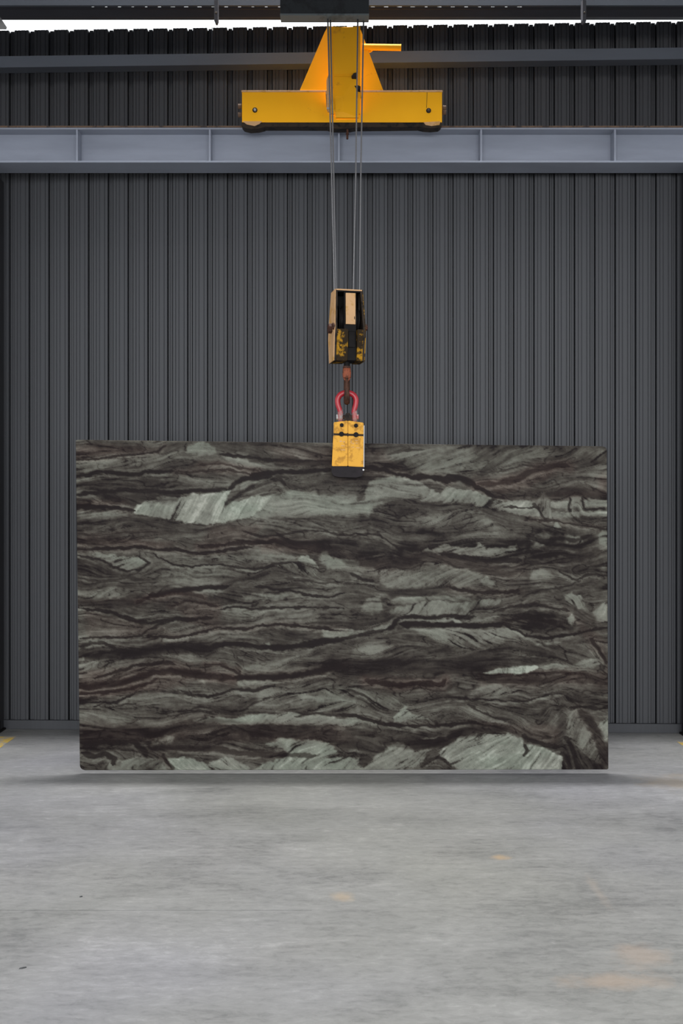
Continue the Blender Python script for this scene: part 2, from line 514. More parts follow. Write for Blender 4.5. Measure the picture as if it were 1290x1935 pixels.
# columns at both edges of the bay, carrying the runway beam
for sx, xa, xb, lab in ((-1, -2.745, -2.487, 'dark steel column at the left edge of the picture'), (1, 2.455, 2.713, 'dark steel column at the right edge of the picture')):
    yw = WALL_Y + YAW * xb
    yf = 6.99
    cm = thing('steel_column', lab, 'column', ((xa + xb) / 2, yf, 0), 0, 'columns at the ends of the bay')
    hw = (xb - xa) / 2
    dpt = yw - 0.036 - yf
    zc = zb - 0.002
    for s_ in (-1, 1):
        obj('side_flange', bx(s_ * hw - (0.012 if s_ > 0 else 0), s_ * hw + (0.012 if s_ < 0 else 0), 0.0, dpt, 0.014, zc), M['column'], cm)
    obj('web', bx(-hw + 0.012, hw - 0.012, dpt / 2 - 0.006, dpt / 2 + 0.006, 0.014, zc), M['column'], cm)
    obj('base_plate', bx(-hw - 0.018, hw + 0.018, -0.02, dpt, 0, 0.014, 0.002), M['grease'], cm)
    for k in (-1, 1):
        obj('foot_gusset', bx(k * (hw + 0.009) - 0.009, k * (hw + 0.009) + 0.009, dpt * 0.62, dpt * 0.66 + 0.02, 0.014, 0.09), M['grease'], cm)
        obj('anchor_bolt', disc(bmesh.new(), (k * (hw - 0.05), 0.06, 0.027), (0, 0, 1), 0.014, 0.026, 6), M['grease'], cm)

# ------------------------------------------------------------------ yellow crane end carriage on the runway beam
CD = 6.885
o_ = P(645, 240, CD)
ca = thing('crane_end_carriage', 'yellow crane end carriage with tall centre post riding on the grey runway beam', 'crane', o_)
# long box beam
obj('box_beam', plate([(457, 172), (835, 172), (835, 231), (457, 231)], CD, 0.085, o_, 0.004), M['yellow'], ca)
# weathered top edge strip
obj('top_strip', plate([(456, 170.5), (836, 170.5), (836, 174), (456, 174)], CD - 0.003, 0.095, o_, 0.0015), M['tan'], ca)
# oily lower skirt with drooping wheel guards at both ends
tag(obj('skirt', plate([(500, 231), (790, 231), (790, 239.5), (672, 240), (660, 243), (628, 243), (618, 239), (500, 239.5)], CD + 0.004, 0.075, o_, 0.002), M['grime'], ca), 'black oily lower edge')
for pts in ([(456, 231), (502, 231), (500, 240), (488, 243), (472, 244), (460, 241), (456, 236)], [(834, 231), (790, 231), (790, 239), (800, 241), (815, 242), (829, 241), (834, 237)]):
    obj('wheel_guard', plate(pts, CD + 0.002, 0.08, o_, 0.003), M['grime'], ca)
for pts in ([(458, 229), (495, 229), (490, 234), (481, 238), (466, 235)], [(800, 231), (832, 229), (830, 236), (815, 238), (804, 236)]):
    obj('worn_lip', plate(pts, CD - 0.001, 0.01, o_, 0.001), M['tan'], ca)
# upper carriage body over the rail and its wheels
obj('wheel_frame', plate([(459, 178), (833, 178), (833, 226), (459, 226)], CD + 0.085, 0.26, o_, 0.004), M['yellow'], ca)
for px in (492, 800):
    c = P(px, 0, CD)
    bm = bmesh.new()
    rz = zt + 0.046
    disc(bm, Vector((c.x, byw, rz + 0.06)) - o_, (0, 1, 0), 0.06, 0.06, 24)
    disc(bm, Vector((c.x, byw - 0.035, rz + 0.06)) - o_, (0, 1, 0), 0.067, 0.012, 24)
    obj('wheel', bm, M['grime'], ca, False)
# bolts on the face
for px, py, m in ((481.5, 208, 'pale_steel'), (809.5, 209, 'bolt')):
    w = obj('washer', disc(bmesh.new(), P(px, py, CD - 0.002) - o_, (0, 1, 0), 0.017, 0.008, 20), M['grime'], ca)
    obj('bolt', disc(bmesh.new(), P(px, py, CD - 0.010) - o_, (0, 1, 0), 0.009, 0.016, 6), M[m], w)
# rusty buffers on both ends
for s, px, ys in ((-1, 456, (201, 217)), (1, 836, (204, 212))):
    for py in ys:
        c = P(px, py, CD + 0.04) - o_
        bm = disc(bmesh.new(), c + Vector((s * 0.011, 0, 0)), (1, 0, 0), 0.017, 0.024, 14)
        obj('end_bolt', bm, M['rust'], ca)
# weld seam near the right end
obj('seam', plate([(806.2, 174), (807, 174), (806, 204), (805.2, 204)], CD - 0.0008, 0.004, o_), M['grime'], ca)
# tall triangular gusset behind the post
obj('gusset', plate([(566, 171), (613, 61), (618, 52), (678, 50), (682, 58), (724, 171)], CD + 0.012, 0.02, o_, 0.002), M['yellow'], ca)
# centre post: a box that leans out towards the hall, so its face looks slightly down
bm = bmesh.new()


def leaning(pts_bottom_top, t):
    f = [P(x, y, d) - o_ for x, y, d in pts_bottom_top]
    return loft(bmesh.new(), f, [p + Vector((0, t, 0)) for p in f])


post = obj('post', leaning([(634, 222, 6.86), (677, 222, 6.86), (677, 214, 6.855), (674.5, 143, 6.70), (675.5, 50, 6.52), (668, 50.5, 6.52), (660, 52, 6.52), (654, 52.5, 6.52), (646, 51.5, 6.52), (628, 50, 6.52), (630, 143, 6.70), (631.5, 205, 6.85)], 0.02), M['yellow'], ca)
for (xa, xb, ya, yb, da, db) in ((630, 675, 142.0, 144.0, 6.696, 6.70), (632, 675, 205, 206.5, 6.846, 6.849)):
    obj('weld_bead', leaning([(xa, yb, db - 0.003), (xb, yb, db - 0.003), (xb, ya, da - 0.003), (xa, ya, da - 0.003)], 0.008), M['yellow'], post)
# side plates of the post
for x0, x1 in ((617.5, 628), (675.5, 680.5)):
    xb0, xb1 = (624, 632) if x0 < 645 else (676.5, 680)
    obj('side_plate', leaning([(xb0, 215, 6.862), (xb1, 215, 6.862), (x1, 50, 6.53), (x0, 49, 6.53)], 0.33 if False else 0.02), M['yellow'], ca)
# brown guide bar left of the post
gb = obj('guide_bar', plate([(618.5, 146), (621, 140), (624, 140), (624, 211), (619, 211), (617, 206), (616.5, 152)], 6.66, 0.012, o_, 0.002), M['tan'], ca)
obj('guide_bolt', disc(bmesh.new(), P(619.5, 205, 6.657) - o_, (0, 1, 0), 0.008, 0.01, 8), M['pale_steel'], gb)
obj('guide_bracket', bx(-0.1045, -0.072, -0.23, -0.012, 0.13, 0.15), M['tan'], gb)
# dark lugs on the right of the post
obj('lug', plate([(664, 143.5), (668, 138), (674, 137), (674, 146), (665, 145.5)], 6.68, 0.03, o_), M['grime'], ca)
obj('lug', plate([(669, 160), (673, 160), (681, 163), (681, 170), (675, 169), (670, 163)], 6.74, 0.15, o_), M['grime'], ca)
# round yellow arm sticking out to the right
arm = obj('side_arm', tube(bmesh.new(), [P(684, 89.0, 6.9) - o_, P(756, 90.0, 6.9) - o_], 0.0215, 18), M['yellow_dirty' if False else 'yellow'], ca)
obj('arm_cap', disc(bmesh.new(), P(756.5, 90, 6.9) - o_, (1, 0, 0), 0.0225, 0.008, 18), M['yellow'], arm)
obj('arm_rib', plate([(688, 84), (690, 83), (704, 94), (700, 97), (690, 97)], 6.905, 0.02, o_), M['yellow'], arm)
# rusty pin hanging under the carriage
pin = obj('hanging_pin', tube(bmesh.new(), [P(656, 240, CD + 0.02) - o_, P(656, 263, CD + 0.02) - o_], [0.0085, 0.007], 10), M['hook'], ca)
obj('pin_collar', disc(bmesh.new(), P(656, 253, CD + 0.02) - o_, (0, 0, 1), 0.012, 0.006, 12), M['hook'], pin)

# ------------------------------------------------------------------ dark hoist frame above the picture's upper edge
HD = 6.07
hz = P(0, 29, HD).z
xa, xb = P(529, 0, HD).x, P(697, 0, HD).x
ho = thing('hoist_frame', 'dark green-grey steel hoist frame above the yellow post at the top edge', 'hoist', ((xa + xb) / 2, HD, hz))
hw = (xb - xa) / 2
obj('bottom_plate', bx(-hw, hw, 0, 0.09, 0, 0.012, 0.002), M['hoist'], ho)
obj('front_plate', bx(-hw, hw, 0.004, 0.012, 0.012, 0.30, 0.002), M['hoist_shaded'], ho)
obj('back_plate', bx(-hw, hw, 0.078, 0.086, 0.012, 0.30, 0.002), M['hoist_shaded'], ho)
for s in (-1, 1):
    obj('end_plate', bx(s * (hw - 0.008) - 0.006, s * (hw - 0.008) + 0.006, 0.012, 0.078, 0.012, 0.30), M['hoist_shaded'], ho)
    obj('hanger', tube(bmesh.new(), [(s * (hw - 0.08), 0.045, 0.012), (s * (hw - 0.08), 0.045, 9.1 - hz)], 0.016, 10), M['hoist_shaded'], ho)

# ------------------------------------------------------------------ hook block
SD = 6.125                       # front face of the slab
MD = SD + 0.015                 # middle of the slab: everything hangs over this line
px1 = MD / F                    # metres per pixel there
org = P(655, 685, MD)
A = math.radians(12)
hb = thing('hook_block', 'yellow and black crane hook block hanging on four wire ropes', 'hook block', org, A)
Hh = 134 * px1


def zy(py):                      # photograph row -> local height in the block
    return (685 - py) * px1


hexp = [(-0.062, zy(551)), (-0.098, zy(622)), (-0.092, zy(640)), (-0.070, zy(685)), (0.070, zy(685)), (0.092, zy(640)), (0.098, zy(622)), (0.062, zy(551))]
def us(z):                       # half width of the block at a height: it narrows to the top
    return float(np.interp(z, [zy(685), zy(640), zy(551)], [0.094, 0.095, 0.083]))


def cheek(s, off0, off1, k=1.0):
    bm = bmesh.new()
    loft(bm, [(s * (us(z) + off0), v * k, z) for v, z in hexp], [(s * (us(z) + off1), v * k, z) for v, z in hexp])
    return bm


for s in (-1, 1):
    obj('cheek_plate', cheek(s, -0.013, -0.002), M['grime'], hb)
    ck = obj('cheek_cover', cheek(s, -0.002, 0.003, 0.985), M['tan' if s < 0 else 'yellow_dirty'], hb)
    obj('axle_nut', disc(bmesh.new(), (s * (us(zy(622)) + 0.012), 0.0, zy(622)), (1, 0, 0), 0.03, 0.022, 6), M['hook'], ck)
    obj('axle_nut', disc(bmesh.new(), (s * (us(zy(622)) + 0.008), -0.080, zy(622)), (1, 0, 0), 0.020, 0.014, 8), M['hook'], ck)
tp = obj('top_plate', bx(-0.079, 0.079, -0.064, 0.064, zy(556), zy(551), 0.002), M['grease'], hb)
obj('rim', bx(-0.079, 0.080, -0.067, -0.0645, zy(553.5), zy(551), 0.0008), M['tan'], tp)
# sheaves
for u in (-0.045, 0.045):
    bm = bmesh.new()
    rr = 0.083
    prof_s = [(rr, -0.017), (rr, -0.013), (rr - 0.014, -0.004), (rr - 0.014, 0.004), (rr, 0.013), (rr, 0.017)]
    seg = 28
    rings = [[bm.verts.new((u + h, r * math.cos(2 * math.pi * k / seg), zy(605) + r * math.sin(2 * math.pi * k / seg))) for k in range(seg)] for r, h in prof_s]
    for i in range(len(rings) - 1):
        for k in range(seg):
            bm.faces.new((rings[i][k], rings[i][(k + 1) % seg], rings[i + 1][(k + 1) % seg], rings[i + 1][k]))
    bm.faces.new(rings[0][::-1]); bm.faces.new(rings[-1])
    obj('sheave', bm, M['grease'], hb)
obj('axle', disc(bmesh.new(), (0, 0, zy(605)), (1, 0, 0), 0.018, 0.17, 16), M['grease'], hb)
obj('back_plate', bx(-0.078, 0.078, 0.060, 0.066, zy(640), zy(556), 0.001), M['grease'], hb)
# tan front guard plate between the sheaves
obj('guard_plate', bx(-0.0235, 0.0365, -0.082, -0.070, zy(617), zy(559), 0.002), M['tan'], hb)
obj('guard_frame', bx(-0.032, 0.043, -0.070, -0.055, zy(640), zy(557), 0.002), M['grease'], hb)
# lower cast weights
for (ua, ub) in ((-0.0805, -0.012), (0.045, 0.0805)):
    bm = bmesh.new()
    pv = [(-0.100, zy(627)), (-0.096, zy(640)), (-0.074, zy(685)), (0.074, zy(685)), (0.096, zy(640)), (0.100, zy(627))]
    loft(bm, [(ua, v, z) for v, z in pv], [(ub, v, z) for v, z in pv])
    bmesh.ops.bevel(bm, geom=bm.edges[:], offset=0.003, segments=2, affect='EDGES')
    tag(obj('weight', bm, M['yellow_dirty'], hb), 'grimy yellow cast weight')
obj('crosshead', bx(-0.012, 0.045, -0.066, 0.066, zy(684), zy(622), 0.003), M['grease'], hb)
obj('crosshead_step', bx(-0.006, 0.036, -0.078, -0.066, zy(660), zy(630), 0.003), M['grease'], hb)

# hook hanging from the block
ho_o = P(655, 686, MD)
hk = thing('crane_hook', 'rust-brown forged crane hook below the hook block holding the red shackle', 'hook', ho_o)


def hp(v, py, du=0.0):
    return (du, v, (686 - py) * px1)


obj('shank', tube(bmesh.new(), [hp(0, 684), hp(0, 701)], 0.018, 14), M['grease'], hk)
obj('collar', disc(bmesh.new(), hp(0, 694), (0, 0, 1), 0.024, 0.012, 16), M['hook'], hk)
nk = bmesh.new()
tube(nk, [hp(0, 696), hp(0, 703), hp(0, 712), hp(0.006, 718)], [0.023, 0.027, 0.025, 0.017], 14)
tag(obj('neck', nk, M['hook_red'], hk, True), 'red-brown rusty neck')
path = smooth_path([hp(0.0, 706), hp(0.016, 716), hp(0.038, 726), hp(0.046, 738), hp(0.038, 750), hp(0.018, 757.5), hp(-0.008, 759.5), hp(-0.036, 754), hp(-0.05, 742), hp(-0.051, 728), hp(-0.046, 716)], 5)
nn = len(path)
rad = [0.016 + 0.003 * math.sin(math.pi * min(1, i / nn * 1.35)) if i < nn * 0.7 else 0.0185 * (1 - 0.62 * (i / nn - 0.7) / 0.3) for i in range(nn)]
obj('hook_curve', tube(bmesh.new(), path, rad, 12), M['hook'], hk, True)
obj('safety_latch', tube(bmesh.new(), [hp(0.004, 712, -0.020), hp(-0.022, 717, -0.012), hp(-0.047, 722, -0.004)], [0.006, 0.0055, 0.005], 8), M['hook_red'], hk, True)
obj('safety_latch', tube(bmesh.new(), [hp(0.004, 712, 0.022), hp(-0.022, 717, 0.013), hp(-0.047, 722, 0.004)], [0.006, 0.0055, 0.005], 8), M['hook_red'], hk, True)

# shackle
so = P(655, 790, MD)
sk = thing('red_shackle', 'red bow shackle joining the crane hook to the orange slab clamp', 'shackle', so)


def sp(px, py, v=0.0):
    return Vector(((px - 655) * px1, v, (790 - py) * px1))


bow = smooth_path([sp(643.5, 782), sp(642, 775), sp(638.5, 765), sp(638, 754), sp(643.5, 745.5), sp(655, 742), sp(666.5, 745.5), sp(672, 754), sp(671.5, 765), sp(669, 775), sp(668.5, 782)], 5)
nb = len(bow)
obj('bow', tube(bmesh.new(), bow, [0.0152 + 0.002 * math.sin(math.pi * i / (nb - 1)) for i in range(nb)], 14), M['red'], sk, True)
for px in (643, 669.5):
    ear = obj('ear', tube(bmesh.new(), [sp(px, 774), sp(px, 780), sp(px, 790), sp(px, 797)], [0.0135, 0.017, 0.0175, 0.013], 14), M['pink'], sk, True)
obj('pin', disc(bmesh.new(), sp(656, 788), (1, 0, 0), 0.011, 0.125, 14), M['hook'], sk)
obj('pin_head', disc(bmesh.new(), sp(637, 788), (1, 0, 0), 0.016, 0.012, 6), M['pale_steel'], sk)
obj('pin_nut', disc(bmesh.new(), sp(675.5, 788), (1, 0, 0), 0.016, 0.012, 6), M['pink'], sk)

# ------------------------------------------------------------------ slab clamp
co = P(657, 797, MD)
ck = thing('slab_clamp', 'orange-yellow lifting clamp with black rubber jaw gripping the top edge of the slab', 'clamp', co)


def cp(px, py):
    return Vector(((px - 657) * px1, 0, (797 - py) * px1))


def cprism(pts, v0, v1, bev=0.003):
    bm = bmesh.new()
    f = [cp(x, y) for x, y in pts]
    loft(bm, [p + Vector((0, v0, 0)) for p in f], [p + Vector((0, v1, 0)) for p in f])
    if bev: bmesh.ops.bevel(bm, geom=bm.edges[:], offset=bev, segments=2, affect='EDGES')
    return bm


V0, V1, GAP = -0.082, 0.082, 0.0165
# upper head over the slab edge: two halves meeting in a central seam
head = [(630.5, 800), (656.6, 797), (656.6, 821), (630, 820.5)]
headr = [(657.2, 797), (686, 801), (686.6, 822.5), (657.2, 821.5)]
obj('head', cprism(head, V0 + 0.002, V1), M['yellow_clamp'], ck)
obj('head', cprism(headr, V0 + 0.002, V1), M['yellow_clamp'], ck)
obj('slot_plate', cprism([(631, 820), (686, 821.5), (686, 826.5), (631, 825)], V0 + 0.010, V1 - 0.008, 0.001), M['grime'], ck)
# front and back jaws
for (va, vb) in ((V0, -GAP - 0.010), (GAP + 0.010, V1)):
    j = obj('jaw', cprism([(629.5, 824.5), (656.6, 825.5), (656.6, 882), (627, 882)], va, vb), M['yellow_clamp'], ck)
    j2 = obj('jaw', cprism([(657.2, 825.5), (686.5, 826), (686.2, 884), (657.2, 882)], va, vb), M['yellow_clamp'], ck)
    obj('jaw_pad', cprism([(626.5, 882), (686.5, 883.5), (686.5, 893), (683, 901), (672, 903.5), (640, 902.5), (630, 900), (626, 893)], va - (0.004 if va < 0 else 0), vb + (0.010 if va < 0 else 0), 0.002) if va < 0 else
        cprism([(626.5, 882), (686.5, 883.5), (686.5, 893), (683, 901), (630, 900), (626, 893)], va - 0.010, vb, 0.002), M['rubber'], ck)
    if va < 0:
        obj('edge_strip', cprism([(686.4, 806), (687.8, 806), (687.4, 884), (686.0, 884)], va - 0.001, vb, 0.0008), M['pale_steel'], ck)
        obj('edge_screw', disc(bmesh.new(), cp(685.8, 889) + Vector((0, va - 0.005, 0)), (0, 1, 0), 0.006, 0.008, 10), M['pale_steel'], ck)
    else:
        pass
for px, py, r in ((645.5, 805.5, 3.6), (672, 806.5, 3.7), (645, 822.3, 4.6), (672, 823.5, 4.7)):
    obj('bolt', disc(bmesh.new(), cp(px, py) + Vector((0, V0 - 0.002, 0)), (0, 1, 0), r * px1, 0.014, 14), M['grease'], ck)  # black discs stand in for the dark inside the bolt holes
# lug that takes the shackle pin
lug = bmesh.new()
f = [cp(650, 799), cp(650.5, 786), cp(654, 781), cp(660, 781), cp(663.5, 786), cp(664, 799)]
loft(lug, [p + Vector((0, -0.02, 0)) for p in f], [p + Vector((0, 0.02, 0)) for p in f])
obj('lug', lug, M['grime'], ck)
# stamped marks, worn away beyond reading
random.seed(11)
for (x, y, w, h) in ((641, 834.5, 5, 2.2), (648, 835.5, 3, 2), (644, 843, 7, 1.8), (643, 851, 9, 1.3), (662, 834, 2.2, 5.5), (665, 839, 3, 1.6), (670, 833.5, 6, 1.6), (671, 838.5, 5, 1.4), (663, 846, 6, 1.2), (672, 847, 7, 1.2)):
    obj('stamped_mark', cprism([(x, y), (x + w, y + random.uniform(-.4, .4)), (x + w, y + h), (x + w * 0.1, y + h)], V0 - 0.0006, V0 + 0.002, 0), M['tan'], ck)

# ------------------------------------------------------------------ wire ropes
ca_, sa_ = math.cos(A), math.sin(A)
for top, mid, bot, lab in (((619.5, 50), (626.5, 340), (631.6, 553), 'leftmost wire rope running down to the hook block'),
                           ((624.3, 50), (630.5, 340), (634.8, 553), 'wire rope just right of the leftmost one down to the hook block'),
                           ((675.6, 50), (671.8, 340), (667.0, 553), 'wire rope just left of the rightmost one down to the hook block'),
                           ((686.3, 60), (681.2, 340), (679.0, 553), 'rightmost wire rope running down to the hook block')):
    dm = MD + {631.6: -0.025, 634.8: -0.008, 667.0: -0.02, 679.0: 0.0}[bot[0]]
    a = P(bot[0], bot[1], dm); m_ = P(mid[0], mid[1], dm); t_ = P(top[0], top[1], dm)
    up = t_ + (t_ - m_) * ((hz + 0.014 - t_.z) / (t_.z - m_.z))
    dn = a + (a - m_) * 0.16
    bm = tube(bmesh.new(), [dn, a, m_, t_, up], 0.0046, 8)
    base = up.copy()
    o = obj('wire_rope', bm, M['cable'], None, True)
    tag(o, lab, 'wire rope', 'wire ropes of the hoist')

#@@SLAB
# ------------------------------------------------------------------ the stone slab
# Veins and pale lenses of the stone, traced in four quarters of the face (each quarter: origin in photograph pixels, scale).
Q = {'A': (140, 820, 2.529), 'B': (640, 820, 2.481), 'C': (140, 1130, 2.529), 'D': (640, 1130, 2.481)}
